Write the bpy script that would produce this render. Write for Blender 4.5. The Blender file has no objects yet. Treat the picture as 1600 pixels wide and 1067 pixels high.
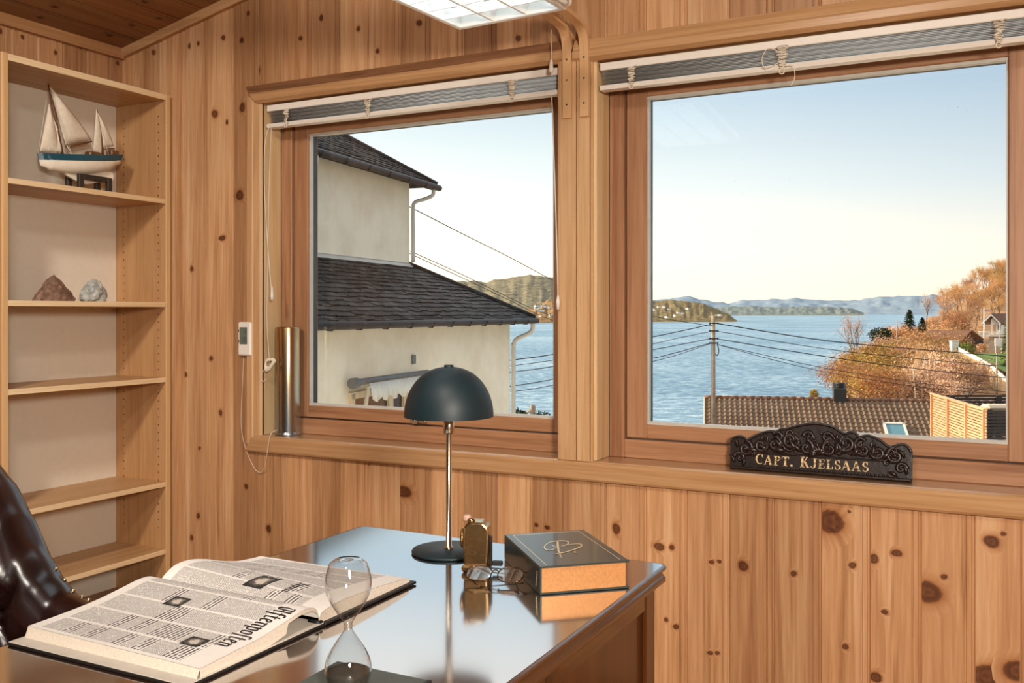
import bpy, bmesh, math, random
from mathutils import Vector, Matrix, noise as mnoise
R = math.radians
PI = math.pi
rnd = random.Random(7)
scene = bpy.context.scene
COL = scene.collection

# ------------------------------------------------------------------ camera
F, HY, YAW = 1474.0, 489.0, R(27.3)
CAM = Vector((3.59, -3.04, 1.25))
RGT = Vector((math.cos(YAW), math.sin(YAW), 0))
FWD = Vector((-math.sin(YAW), math.cos(YAW), 0))
cam = bpy.data.cameras.new('camera')
cam.lens = F / 1600 * 36
cam.sensor_width = 36
cam.shift_y = -(533.5 - HY) / 1600
cam.clip_start = 0.02
cam.clip_end = 60000
camo = bpy.data.objects.new('camera', cam)
COL.objects.link(camo)
camo.location = CAM
camo.rotation_euler = (R(90), 0, YAW)
scene.camera = camo


def at(u, v, d):
    """the world point seen at (u, v) of the survey photograph, d metres ahead of the tripod"""
    return CAM + FWD * d + RGT * ((u - 800) / F * d) + Vector((0, 0, (HY - v) / F * d))


def on_wall(u, v, y=0.0):
    d = FWD + RGT * ((u - 800) / F) + Vector((0, 0, (HY - v) / F))
    return CAM + d * ((y - CAM.y) / d.y)


def lf(l, f, z):
    """outdoor survey frame: metres right of and ahead of the room, height relative to eye level"""
    return CAM + RGT * l + FWD * f + Vector((0, 0, z))


# ------------------------------------------------------------------ materials
def lin(c):
    if isinstance(c, str):
        c = [int(c[i:i + 2], 16) / 255 for i in (0, 2, 4)]
    return tuple(x / 12.92 if x <= 0.04045 else ((x + 0.055) / 1.055) ** 2.4 for x in c[:3]) + (1,)


class NT:
    def __init__(s, name):
        s.m = bpy.data.materials.new(name)
        s.m.use_nodes = True
        s.t = s.m.node_tree
        s.b = s.t.nodes['Principled BSDF']
        s.out = s.t.nodes['Material Output']

    def n(s, typ, **kw):
        nd = s.t.nodes.new(typ)
        for k, v in kw.items():
            if k.startswith('i_'):
                key = k[2:]
                key = int(key) if key.isdigit() else key
                s.put(nd.inputs[key], v)
            else:
                setattr(nd, k, v)
        return nd

    def put(s, sock, v):
        if isinstance(v, bpy.types.NodeSocket):
            s.t.links.new(v, sock)
        else:
            sock.default_value = v

    def set(s, **kw):
        for k, v in kw.items():
            s.put(s.b.inputs[k.replace('_', ' ')], v)

    def mix(s, a, b, f, mode='MIX'):
        nd = s.n('ShaderNodeMix', data_type='RGBA', blend_type=mode)
        s.put(nd.inputs['Factor'], f)
        s.put(nd.inputs['A'], a)
        s.put(nd.inputs['B'], b)
        return nd.outputs['Result']

    def math(s, op, a, b=0.0, clamp=False):
        nd = s.n('ShaderNodeMath', operation=op, use_clamp=clamp)
        s.put(nd.inputs[0], a)
        s.put(nd.inputs[1], b)
        return nd.outputs[0]

    def ramp(s, f, stops):
        nd = s.n('ShaderNodeValToRGB')
        s.put(nd.inputs[0], f)
        e = nd.color_ramp.elements
        while len(e) < len(stops):
            e.new(0.5)
        for el, (p, c) in zip(e, stops):
            el.position = p
            el.color = c if len(c) == 4 else tuple(c) + (1,)
        return nd.outputs[0]

    def coord(s, scale=(1, 1, 1), kind='Object', add=None):
        tc = s.n('ShaderNodeTexCoord')
        v = tc.outputs[kind]
        if add is not None:
            va = s.n('ShaderNodeVectorMath', operation='ADD')
            s.put(va.inputs[0], v)
            s.put(va.inputs[1], add)
            v = va.outputs[0]
        mp = s.n('ShaderNodeMapping')
        mp.inputs['Scale'].default_value = scale
        s.t.links.new(v, mp.inputs['Vector'])
        return mp.outputs[0]

    def noise(s, vec, scale=5, detail=4, rough=0.6, dist=0.0):
        nd = s.n('ShaderNodeTexNoise')
        s.t.links.new(vec, nd.inputs['Vector'])
        nd.inputs['Scale'].default_value = scale
        nd.inputs['Detail'].default_value = detail
        nd.inputs['Roughness'].default_value = rough
        nd.inputs['Distortion'].default_value = dist
        return nd.outputs[0]

    def bump(s, h, strength=0.2, dist=0.01):
        nd = s.n('ShaderNodeBump')
        nd.inputs['Strength'].default_value = strength
        nd.inputs['Distance'].default_value = dist
        s.put(nd.inputs['Height'], h)
        s.t.links.new(nd.outputs[0], s.b.inputs['Normal'])


def plain(name, c, rough=0.5, metal=0.0, var=0.06, scale=40, spec=0.5, bump=0.0, coat=0.0, **kw):
    t = NT(name)
    c = lin(c)
    v = t.coord()
    nz = t.noise(v, scale, 3)
    d = tuple(x * (1 - 2 * var) for x in c[:3]) + (1,)
    l = tuple(min(1, x * (1 + 2 * var)) for x in c[:3]) + (1,)
    t.set(Base_Color=t.ramp(nz, [(0.3, d), (0.7, l)]), Roughness=rough, Metallic=metal)
    t.b.inputs['Specular IOR Level'].default_value = spec
    t.b.inputs['Coat Weight'].default_value = coat
    for k, x in kw.items():
        t.put(t.b.inputs[k.replace('_', ' ')], x)
    if bump:
        t.bump(nz, bump, 0.002)
    return t.m


def wood(name, dark, mid, light, axis='Z', rough=0.45, knots=False, island=True, grain=1.0, coat=0.0, tint=0.35, bump=0.12, spec=0.4, across=1.0):
    """straight-grained timber; grain runs along axis. knots: reads the 'knot' and 'pl' attributes of panel boards"""
    t = NT(name)
    sc = {'X': (0.9, 26, 26), 'Y': (26, 0.9, 26), 'Z': (26, 26, 0.9)}[axis]
    sc = tuple(x * across if x > 2 else x for x in sc)
    if knots:
        at_ = t.n('ShaderNodeAttribute', attribute_name='pl').outputs['Fac']
        kn = t.n('ShaderNodeAttribute', attribute_name='knot').outputs['Fac']
        rv = at_
    elif island:
        rv = t.n('ShaderNodeNewGeometry').outputs['Random Per Island']
        kn = None
    else:
        rv, kn = None, None
    add = None
    if rv is not None:
        cb = t.n('ShaderNodeCombineXYZ')
        for i, k in enumerate((13.7, 7.3, 5.1)):
            t.put(cb.inputs[i], t.math('MULTIPLY', rv, k))
        add = cb.outputs[0]
        if kn is not None:
            # fibres bend round a knot
            sv = t.n('ShaderNodeVectorMath', operation='ADD')
            t.put(sv.inputs[0], add)
            c2 = t.n('ShaderNodeCombineXYZ')
            t.put(c2.inputs[0], t.math('MULTIPLY', kn, 0.05))
            t.put(sv.inputs[1], c2.outputs[0])
            add = sv.outputs[0]
    vec = t.coord(sc, 'Object', add)
    big = t.noise(vec, 0.45 * grain, 3, 0.55, 0.6)
    fine = t.noise(vec, 4.2 * grain, 4, 0.65, 0.3)
    rings = t.math('FRACT', t.math('MULTIPLY', big, 7.0))
    rings = t.math('POWER', t.math('SUBTRACT', 1.0, t.math('ABSOLUTE', t.math('SUBTRACT', t.math('MULTIPLY', rings, 2.0), 1.0))), 1.6)
    f = t.math('ADD', t.math('MULTIPLY', big, 0.46), t.math('MULTIPLY', fine, 0.36))
    f = t.math('SUBTRACT', f, t.math('MULTIPLY', rings, 0.085), True)
    col = t.ramp(f, [(0.18, lin(dark)), (0.40, lin(mid)), (0.62, lin(light))])
    if rv is not None:
        fr = t.math('FRACT', t.math('MULTIPLY', rv, 31.7))
        tn = t.ramp(fr, [(0.0, (1 - tint, 1 - tint * 1.15, 1 - tint * 1.3)), (0.45, (1, 1, 1)), (1.0, (1 + tint * 0.3, 1 + tint * 0.28, 1 + tint * 0.2))])
        col = t.mix(col, tn, 1.0, 'MULTIPLY')
    if kn is not None:
        kc = t.math('ADD', kn, t.math('MULTIPLY', t.math('SUBTRACT', fine, 0.5), 0.35))
        halo = t.ramp(kc, [(0.10, (1, 1, 1)), (0.46, (0.72, 0.58, 0.46)), (0.58, (0.28, 0.18, 0.14)), (0.72, (0.19, 0.12, 0.10)), (0.84, (0.32, 0.22, 0.17)), (1.0, (0.18, 0.11, 0.09))])
        hf = t.math('MULTIPLY', kn, 12.0, True)
        col = t.mix(col, t.mix((1, 1, 1, 1), halo, hf), 1.0, 'MULTIPLY')
    t.set(Base_Color=col, Roughness=rough)
    t.b.inputs['Specular IOR Level'].default_value = spec
    t.b.inputs['Coat Weight'].default_value = coat
    t.b.inputs['Coat Roughness'].default_value = 0.12
    if bump:
        t.bump(fine, bump, 0.002)
    return t.m


def glassy(name, tint=(1, 1, 1), ior=1.5, gl=1.0, rough=0.0, dust=False):
    t = NT(name)
    tr = t.n('ShaderNodeBsdfTransparent')
    tr.inputs[0].default_value = tuple(tint) + (1,)
    g = t.n('ShaderNodeBsdfGlossy')
    g.inputs['Roughness'].default_value = rough
    lw = t.n('ShaderNodeLayerWeight')
    f0 = ((ior - 1) / (ior + 1)) ** 2
    p5 = t.math('POWER', lw.outputs['Facing'], 4.0)
    ms = t.n('ShaderNodeMixShader')
    t.put(ms.inputs[0], t.math('MULTIPLY', t.math('ADD', t.math('MULTIPLY', p5, 1 - f0), f0), gl, True))
    t.t.links.new(tr.outputs[0], ms.inputs[1])
    t.t.links.new(g.outputs[0], ms.inputs[2])
    res = ms.outputs[0]
    if dust:
        v = t.coord((1, 1, 1))
        vo = t.n('ShaderNodeTexVoronoi')
        t.t.links.new(v, vo.inputs['Vector'])
        vo.inputs['Scale'].default_value = 38
        sp = t.math('LESS_THAN', vo.outputs['Distance'], 0.045)
        se = t.n('ShaderNodeSeparateColor')
        t.t.links.new(vo.outputs['Color'], se.inputs[0])
        sp = t.math('MULTIPLY', sp, t.math('LESS_THAN', se.outputs[0], 0.22))
        sp = t.math('MULTIPLY', sp, 0.45)
        df = t.n('ShaderNodeBsdfDiffuse')
        df.inputs[0].default_value = (0.35, 0.33, 0.3, 1)
        m2 = t.n('ShaderNodeMixShader')
        t.put(m2.inputs[0], sp)
        t.t.links.new(res, m2.inputs[1])
        t.t.links.new(df.outputs[0], m2.inputs[2])
        res = m2.outputs[0]
    t.t.links.new(res, t.out.inputs[0])
    return t.m


M = {}
M['panel'] = wood('pine_panelling', '986943', 'c6976d', 'e0c09a', 'Z', knots=True, tint=0.34, rough=0.42)
M['panel_ceiling'] = wood('pine_ceiling_boards', '7c5232', '9a6d46', 'b0865c', 'Y', knots=True, tint=0.3)
M['trim_x'] = wood('pine_trim_horizontal', 'a2764c', 'c4986c', 'd8b288', 'X', tint=0.1, rough=0.3)
M['trim_dark'] = wood('weathered_pine_moulding', '5d3d28', '8a6042', 'a87c58', 'X', tint=0.1, grain=1.6)
M['trim_z'] = wood('pine_trim_vertical', 'a87c52', 'caa074', 'dcb88e', 'Z', tint=0.1)
M['trim_y'] = wood('pine_trim_deep', '96683f', 'b08258', 'c49a70', 'Y', tint=0.1)
M['sash_x'] = wood('redwood_sash_rail', '84583c', 'ac7e5c', 'c29676', 'X', tint=0.1)
M['sash_z'] = wood('redwood_sash_stile', '84583c', 'ac7e5c', 'c29676', 'Z', tint=0.1)
M['jamb'] = wood('skylight_toned_reveal', 'c9a070', 'e0bd8e', 'ecd0a6', 'Z', tint=0.05)  # skylight on the jambs is painted in as a paler wood tone
M['oak_z'] = wood('oak_veneer_upright', 'a87a4c', 'c29466', 'cfa67a', 'Z', tint=0.06, bump=0.03)
M['oak_y'] = wood('oak_veneer_shelf', 'ac8050', 'c69c6e', 'd4ae84', 'Y', tint=0.06, bump=0.03)
M['oak_edge'] = wood('pale_oak_edging', 'd2ae80', 'e6cba2', 'f0dab6', 'Y', tint=0.05, bump=0.02)
M['oak_edge_z'] = wood('pale_oak_edging_upright', 'b98d5c', 'd0a976', 'dfbd8d', 'Z', tint=0.05, bump=0.02)
M['bentwood'] = wood('bent_birch', 'c89a6a', 'd8ad7f', 'e3bd92', 'Z', tint=0.05, bump=0.03)
M['desk_top'] = wood('dark_oak_desk_top', '3a2013', '573119', '6e4223', 'Y', rough=0.35, tint=0.05, island=False, bump=0.06, coat=0.0, spec=0.5, across=1.4)


def polish(mat, base, gain, rough):
    """heavy french polish over the timber: a glossy film that strengthens towards grazing view"""
    nt_ = mat.node_tree
    pb, out = nt_.nodes['Principled BSDF'], nt_.nodes['Material Output']
    lw = nt_.nodes.new('ShaderNodeLayerWeight')
    pw = nt_.nodes.new('ShaderNodeMath'); pw.operation = 'POWER'; pw.inputs[1].default_value = 2.0
    ma = nt_.nodes.new('ShaderNodeMath'); ma.operation = 'MULTIPLY_ADD'; ma.use_clamp = True
    ma.inputs[1].default_value = gain; ma.inputs[2].default_value = base
    gl = nt_.nodes.new('ShaderNodeBsdfGlossy'); gl.inputs['Roughness'].default_value = rough
    mx = nt_.nodes.new('ShaderNodeMixShader')
    L = nt_.links.new
    L(lw.outputs['Facing'], pw.inputs[0]); L(pw.outputs[0], ma.inputs[0]); L(ma.outputs[0], mx.inputs[0])
    L(pb.outputs[0], mx.inputs[1]); L(gl.outputs[0], mx.inputs[2]); L(mx.outputs[0], out.inputs[0])


polish(M['desk_top'], 0.05, 1.7, 0.10)
M['sill'] = wood('polished_pine_sill', 'a2764c', 'c4986c', 'd8b288', 'X', tint=0.1, rough=0.3)
polish(M['sill'], 0.05, 0.75, 0.18)
M['desk'] = wood('dark_oak_desk_side', '2c170d', '47260f', '5d3418', 'Z', rough=0.3, tint=0.1, coat=0.4, across=1.3)
M['desk_edge'] = wood('dark_oak_moulding', '2c170d', '45260f', '5a3319', 'Y', rough=0.25, tint=0.05, coat=0.6)
M['floor'] = wood('oak_floor', '8a6238', 'a97c4c', 'c0935f', 'Y', tint=0.2)
M['back_panel'] = plain('white_backing_board', 'e6ddcd', 0.5, var=0.01)
M['white'] = plain('white_lacquer', 'ebe4da', 0.4, var=0.01)
M['lampwhite'] = plain('white_enamel_steel', 'f2efe8', 0.3, var=0.01, spec=0.6)
M['slat'] = plain('silver_slat_aluminium', 'e2e6e8', 0.4, 0.0, var=0.03)
M['slat2'] = plain('grey_slat_aluminium', 'b9c2c6', 0.4, 0.0, var=0.03)
M['cord'] = plain('white_cotton_cord', 'e2d6c2', 0.8, var=0.08, scale=900)
M['bead'] = plain('grey_glazing_bead', 'c7c2b8', 0.35, var=0.03, spec=0.6)
M['rubber'] = plain('black_rubber', '17181a', 0.5, var=0.1)
M['chrome'] = plain('chromed_steel', 'd8dadb', 0.12, 1.0, var=0.0)
M['glass'] = glassy('window_glass', (0.985, 0.99, 0.985), 1.45, 0.9, dust=True)
M['bulb_glass'] = glassy('blown_glass', (0.955, 0.955, 0.945), 1.5, 2.3)
M['lens_glass'] = glassy('spectacle_lens', (0.86, 0.82, 0.78), 1.7, 2.2)
M['dark_teal'] = plain('dark_green_lacquered_steel', '14262c', 0.5, 0.0, var=0.04, spec=0.45)
M['lamp_in'] = plain('white_shade_lining', 'e8e4dc', 0.5, var=0.0)
M['steel'] = plain('brushed_brass_steel', 'd6cbb8', 0.24, 1.0, var=0.04)
M['page'] = plain('page_block_paper', 'e6d9c8', 0.8, var=0.05, scale=300)
M['gilt'] = plain('gilt_page_edge', 'd79a63', 0.35, 0.35, var=0.06, scale=200)
M['green_cloth'] = plain('dark_green_book_cloth', '2f3b38', 0.36, var=0.06, scale=400, spec=0.8, bump=0.05, coat=0.35)
M['gold'] = plain('gold_foil', 'e9d7b0', 0.3, 0.6, var=0.02)
M['ink'] = plain('printing_ink', '2a2624', 0.8, var=0.1)
M['board'] = plain('grey_bookboard', 'cfc6ba', 0.6, var=0.03)
M['black_board'] = plain('black_bookcloth', '1d1b1a', 0.5, var=0.1)
M['notebook'] = plain('grey_green_notebook_cloth', '4c5149', 0.45, var=0.05)
M['sand'] = plain('dark_sand', '3a342c', 0.9, var=0.3, scale=900, bump=0.4)
M['stud'] = plain('brass_nail', 'd9c6a0', 0.2, 1.0, var=0.0)
M['lcd'] = plain('grey_liquid_crystal', '6c736a', 0.25, var=0.02)
M['lcd_ink'] = plain('liquid_crystal_segment', '33403f', 0.3, var=0.0)
M['bronze'] = plain('spectacle_bronze', '5b3f2b', 0.25, 0.9, var=0.05)
M['hull_teal'] = plain('teal_hull_paint', '12495a', 0.3, var=0.05, spec=0.6)
M['hull_white'] = plain('cream_hull_paint', 'efe6d4', 0.35, var=0.02, spec=0.5)
M['sail'] = plain('sail_cloth', 'e6dac6', 0.85, var=0.04, scale=60)
M['mast'] = plain('varnished_spar', '6a4426', 0.4, var=0.2, scale=90)
M['stand'] = plain('dark_stained_stand', '2f2620', 0.4, var=0.15)


def brass_mat():
    t = NT('aged_brass')
    v = t.coord()
    n1 = t.noise(v, 22, 4, 0.6)
    t.set(Base_Color=t.ramp(n1, [(0.3, lin('a07c50')), (0.65, lin('cdb07e'))]), Metallic=1.0, Roughness=t.ramp(n1, [(0.3, (0.3, 0.3, 0.3)), (0.7, (0.2, 0.2, 0.2))]))
    t.bump(n1, 0.12, 0.002)
    return t.m


def shell_mat():
    t = NT('reflection_tinted_shell_brass')
    v = t.coord((30, 30, 3))
    n1 = t.noise(v, 1.0, 4, 0.6)
    v2 = t.coord((1, 1, 1))
    sx = t.n('ShaderNodeSeparateXYZ')
    t.t.links.new(v2, sx.inputs[0])
    g = t.math('ADD', t.math('MULTIPLY', sx.outputs[2], 2.1), t.math('MULTIPLY', t.math('SUBTRACT', n1, 0.5), 0.7))
    t.set(Base_Color=t.ramp(g, [(0.08, lin('b2bcc2')), (0.4, lin('c0b8a4')), (0.85, lin('cba878'))]), Metallic=1.0, Roughness=0.24)  # silver-blue foot paints a reflection into the brass, gold towards the mouth
    t.bump(n1, 0.05, 0.003)
    return t.m


def leather_mat():
    t = NT('oxblood_leather')
    v = t.coord()
    n1 = t.noise(v, 7, 3, 0.5)
    n2 = t.noise(v, 260, 3, 0.5)
    t.set(Base_Color=t.ramp(n1, [(0.3, lin('100807')), (0.7, lin('2c1411'))]), Roughness=0.24)
    t.b.inputs['Specular IOR Level'].default_value = 0.6
    t.b.inputs['Coat Weight'].default_value = 0.0
    t.b.inputs['Coat Roughness'].default_value = 0.2
    t.bump(n2, 0.08, 0.001)
    return t.m


def rock_mat(name, a, b, c):
    t = NT(name)
    v = t.coord()
    n1 = t.noise(v, 45, 6, 0.7)
    t.set(Base_Color=t.ramp(n1, [(0.3, lin(a)), (0.5, lin(b)), (0.68, lin(c))]), Roughness=0.7)
    t.bump(n1, 0.5, 0.01)
    return t.m


M['brass'] = brass_mat()
M['shell'] = shell_mat()
M['leather'] = leather_mat()
M['rock_brown'] = rock_mat('brown_rock', '4a382e', '7a5c4a', '9a7c66')
M['rock_white'] = rock_mat('white_rock', '6c7474', 'a9aca6', 'd3d2c9')


def carved_mat():
    t = NT('dark_carved_wood')
    v = t.coord((1, 1, 1))
    n1 = t.noise(v, 60, 5, 0.6)
    t.set(Base_Color=t.ramp(n1, [(0.3, lin('120b09')), (0.7, lin('2b1912'))]), Roughness=0.35)
    t.b.inputs['Specular IOR Level'].default_value = 0.6
    t.bump(n1, 0.25, 0.004)
    return t.m


M['carved'] = carved_mat()


def letter_mat():
    t = NT('worn_gilt_letter')
    v = t.coord((1, 1, 1))
    n1 = t.noise(v, 120, 5, 0.7)
    t.set(Base_Color=t.ramp(n1, [(0.42, lin('6b5236')), (0.50, lin('e6c692')), (0.7, lin('f0d9ae'))]), Roughness=0.4)
    return t.m


M['letter'] = letter_mat()


# ------------------------------------------------------------------ mesh builder
class MB:
    def __init__(s):
        s.v, s.f, s.mi, s.sm = [], [], [], []
        s.at = {}

    def add(s, verts, faces, mi=0, smooth=False):
        b = len(s.v)
        s.v += [tuple(p) for p in verts]
        for f in faces:
            s.f.append([b + i for i in f])
            s.mi.append(mi)
            s.sm.append(smooth)
        return b

    def box(s, lo, hi, mi=0, bev=0.0, mtx=None):
        lo, hi = Vector(lo), Vector(hi)
        if bev <= 0:
            vs = [Vector((x, y, z)) for z in (lo.z, hi.z) for y in (lo.y, hi.y) for x in (lo.x, hi.x)]
            fs = [(0, 2, 3, 1), (4, 5, 7, 6), (0, 1, 5, 4), (2, 6, 7, 3), (0, 4, 6, 2), (1, 3, 7, 5)]
        else:
            b = min(bev, min(hi - lo) * 0.49)
            vs, idx = [], {}
            for k in range(8):
                c = [hi[i] if k >> i & 1 else lo[i] for i in range(3)]
                sg = [-1 if k >> i & 1 else 1 for i in range(3)]
                for a in range(3):
                    p = Vector(c)
                    for i in range(3):
                        if i != a:
                            p[i] += sg[i] * b
                    idx[k, a] = len(vs)
                    vs.append(p)
            fs = []
            for a in range(3):
                o1, o2 = (a + 1) % 3, (a + 2) % 3
                for side in (0, 1):
                    ks = [(side << a) | (p << o1) | (q << o2) for p, q in ((0, 0), (1, 0), (1, 1), (0, 1))]
                    q = [idx[k, a] for k in ks]
                    fs.append(q if side else q[::-1])
            # edges
            for a in range(3):
                o1, o2 = (a + 1) % 3, (a + 2) % 3
                for p in (0, 1):
                    for q in (0, 1):
                        k0 = (p << o1) | (q << o2)
                        k1 = k0 | (1 << a)
                        fs.append([idx[k0, o1], idx[k1, o1], idx[k1, o2], idx[k0, o2]])
            for k in range(8):
                fs.append([idx[k, 0], idx[k, 1], idx[k, 2]])
        if mtx is not None:
            vs = [mtx @ p for p in vs]
        s.add(vs, fs, mi)
        return s

    def tube(s, path, r, n=8, mi=0, caps=True, smooth=True, closed=False):
        path = [Vector(p) for p in path]
        m = len(path)
        rs = r if isinstance(r, (list, tuple)) else [r] * m
        up = None
        rings = []
        for i, p in enumerate(path):
            if closed:
                tg = path[(i + 1) % m] - path[i - 1]
            else:
                tg = path[min(i + 1, m - 1)] - path[max(i - 1, 0)]
            if tg.length < 1e-9:
                tg = Vector((0, 0, 1))
            tg.normalize()
            if up is None:
                up = Vector((0, 0, 1)) if abs(tg.z) < 0.9 else Vector((1, 0, 0))
            a = tg.cross(up)
            if a.length < 1e-6:
                a = tg.orthogonal()
            a.normalize()
            b = a.cross(tg).normalized()
            up = b
            rings.append([p + (a * math.cos(2 * PI * k / n) + b * math.sin(2 * PI * k / n)) * rs[i] for k in range(n)])
        vs = [q for rg in rings for q in rg]
        fs = []
        for i in range(m if closed else m - 1):
            for k in range(n):
                i2 = (i + 1) % m
                fs.append([i * n + k, i * n + (k + 1) % n, i2 * n + (k + 1) % n, i2 * n + k])
        base = s.add(vs, fs, mi, smooth)
        if caps and not closed:
            s.f.append([base + k for k in range(n)][::-1]); s.mi.append(mi); s.sm.append(False)
            s.f.append([base + (m - 1) * n + k for k in range(n)]); s.mi.append(mi); s.sm.append(False)
        return s

    def lathe(s, prof, c=(0, 0, 0), n=32, mi=0, mtx=None, smooth=True):
        """prof: list of (r, z) from bottom up"""
        c = Vector(c)
        vs, fs = [], []
        for r, z in prof:
            for k in range(n):
                a = 2 * PI * k / n
                vs.append(Vector((r * math.cos(a), r * math.sin(a), z)))
        for i in range(len(prof) - 1):
            for k in range(n):
                fs.append([i * n + k, i * n + (k + 1) % n, (i + 1) * n + (k + 1) % n, (i + 1) * n + k])
        vs = [(mtx @ p if mtx is not None else p) + c for p in vs]
        s.add(vs, fs, mi, smooth)
        return s

    def prism(s, pts, vec, mi=0, smooth=False):
        """extrude planar outline pts along vec, capped"""
        pts = [Vector(p) for p in pts]
        vec = Vector(vec)
        n = len(pts)
        b = s.add(pts + [p + vec for p in pts], [[i, (i + 1) % n, n + (i + 1) % n, n + i] for i in range(n)], mi, smooth)
        s.f.append([b + i for i in range(n)][::-1]); s.mi.append(mi); s.sm.append(False)
        s.f.append([b + n + i for i in range(n)]); s.mi.append(mi); s.sm.append(False)
        return s

    def grid(s, rows, mi=0, smooth=True, wrap=False):
        n = len(rows[0])
        vs = [p for r_ in rows for p in r_]
        fs = []
        for i in range(len(rows) - 1):
            for k in range(n if wrap else n - 1):
                k2 = (k + 1) % n
                fs.append([i * n + k, i * n + k2, (i + 1) * n + k2, (i + 1) * n + k])
        return s.add(vs, fs, mi, smooth)

    def ball(s, c, r, n=12, mi=0, sq=(1, 1, 1)):
        c = Vector(c)
        rows = []
        m = max(4, n // 2)
        for i in range(m + 1):
            a = PI * i / m
            rows.append([c + Vector((r * math.sin(a) * math.cos(2 * PI * k / n) * sq[0], r * math.sin(a) * math.sin(2 * PI * k / n) * sq[1], -r * math.cos(a) * sq[2])) for k in range(n)])
        s.grid(rows, mi, True, True)
        return s

    def build(s, name, mats, parent=None, origin=None, solid=0.0, weld=True, recalc=True):
        if not isinstance(mats, (list, tuple)):
            mats = [mats]
        org = Vector((0, 0, 0))
        if parent is not None:
            org = Vector(parent['_o']) if '_o' in parent else Vector((0, 0, 0))
        elif origin is not None:
            org = Vector(origin)
        me = bpy.data.meshes.new(name)
        me.from_pydata([tuple(Vector(p) - org) for p in s.v], [], s.f)
        for m in mats:
            me.materials.append(m)
        me.polygons.foreach_set('material_index', s.mi)
        me.polygons.foreach_set('use_smooth', s.sm)
        for k, vals in s.at.items():
            a = me.attributes.new(k, 'FLOAT', 'POINT')
            a.data.foreach_set('value', vals)
        me.update()
        if recalc:
            bm = bmesh.new()
            bm.from_mesh(me)
            bmesh.ops.recalc_face_normals(bm, faces=bm.faces)
            bm.to_mesh(me)
            bm.free()
        o = bpy.data.objects.new(name, me)
        COL.objects.link(o)
        o['_o'] = tuple(org)
        if parent is not None:
            o.parent = parent
        else:
            o.location = org
        if solid:
            md = o.modifiers.new('thickness', 'SOLIDIFY')
            md.thickness = solid
            md.offset = 0
        return o


def tag(o, label, cat, group=None, kind=None):
    o['label'] = label
    o['category'] = cat
    if group:
        o['group'] = group
    if kind:
        o['kind'] = kind
    return o


def thing(name, label, cat, loc, group=None):
    o = bpy.data.objects.new(name, None)
    o.empty_display_size = 0.05
    COL.objects.link(o)
    o.location = loc
    o['_o'] = tuple(loc)
    return tag(o, label, cat, group)


def struct(o):
    o['kind'] = 'structure'
    return o


def arc(c, r, a0, a1, n, ax, ay):
    c, ax, ay = Vector(c), Vector(ax), Vector(ay)
    return [c + (ax * math.cos(a0 + (a1 - a0) * i / n) + ay * math.sin(a0 + (a1 - a0) * i / n)) * r for i in range(n + 1)]


def smooth_path(pts, sub=6):
    """Catmull-Rom through pts"""
    P = [Vector(p) for p in pts]
    P = [P[0] * 2 - P[1]] + P + [P[-1] * 2 - P[-2]]
    out = []
    for i in range(1, len(P) - 2):
        for k in range(sub):
            t = k / sub
            a, b, c, d = P[i - 1], P[i], P[i + 1], P[i + 2]
            out.append(0.5 * ((2 * b) + (c - a) * t + (2 * a - 5 * b + 4 * c - d) * t * t + (3 * b - a - 3 * c + d) * t ** 3))
    out.append(P[-2])
    return out
# ------------------------------------------------------------------ panelled room shell
WP = 0.1425            # board pitch of the panelling
X0 = 2.384 - 17 * WP


def ceil_z(x):
    return 2.455 + 0.21 * max(x, -0.05)


KNOTS = [(240, 82, 4, 5), (349, 59, 4, 5), (362, 60, 5, 6), (378, 63, 4, 6), (296, 72, 3, 5), (310, 68, 3, 4), (388, 21, 3, 5), (403, 110, 5, 9),
         (336, 178, 7, 8), (379, 168, 6, 9), (355, 191, 3, 5), (323, 208, 4, 6), (375, 305, 8, 11), (347, 372, 8, 5), (320, 318, 4, 6), (310, 806, 4, 6), (420, 826, 5, 8),
         (300, 420, 4, 5), (330, 560, 4, 5), (345, 645, 4, 6), (312, 700, 3, 4), (290, 585, 4, 5), (300, 840, 4, 5), (385, 760, 4, 5), (405, 880, 4, 5),
         (630, 768, 14, 10), (668, 764, 7, 8), (838, 820, 4, 4), (855, 824, 5, 4), (963, 826, 7, 11), (997, 836, 9, 9), (1030, 854, 9, 8), (1050, 855, 5, 5),
         (1112, 878, 5, 4), (1124, 877, 4, 4), (1161, 884, 9, 10), (1240, 896, 5, 6), (1273, 906, 4, 4), (1298, 815, 18, 18), (1327, 799, 3, 3), (1332, 883, 6, 6),
         (1365, 873, 8, 9), (1401, 864, 8, 7), (1382, 956, 5, 5), (1450, 925, 18, 16), (1475, 901, 5, 5), (1509, 922, 12, 12), (1549, 846, 11, 12), (1568, 834, 4, 4),
         (1110, 1020, 5, 4), (1121, 1020, 4, 4), (1041, 968, 4, 4), (1057, 979, 6, 5), (1321, 1010, 5, 6), (1353, 1004, 6, 6), (1368, 1058, 9, 10), (1543, 1056, 26, 15), (1590, 1048, 16, 15),
         (655, 36, 5, 6), (810, 60, 5, 6), (906, 52, 7, 7), (502, 28, 4, 6), (560, 45, 4, 5), (590, 80, 4, 5), (1598, 860, 8, 9), (1200, 30, 4, 5), (1240, 20, 4, 4), (470, 60, 4, 5), (440, 95, 4, 5)]


def board_profile(w):
    """(across, depth-behind-face) of one profiled pine board"""
    return [(0.0, 0.0085), (0.0024, 0.007), (0.0055, 0.0), (0.84 * w, 0.0), (0.85 * w, 0.005), (0.866 * w, 0.005), (0.876 * w, 0.0006), (w - 0.0055, 0.0006), (w - 0.0024, 0.007), (w, 0.0085)]


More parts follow.
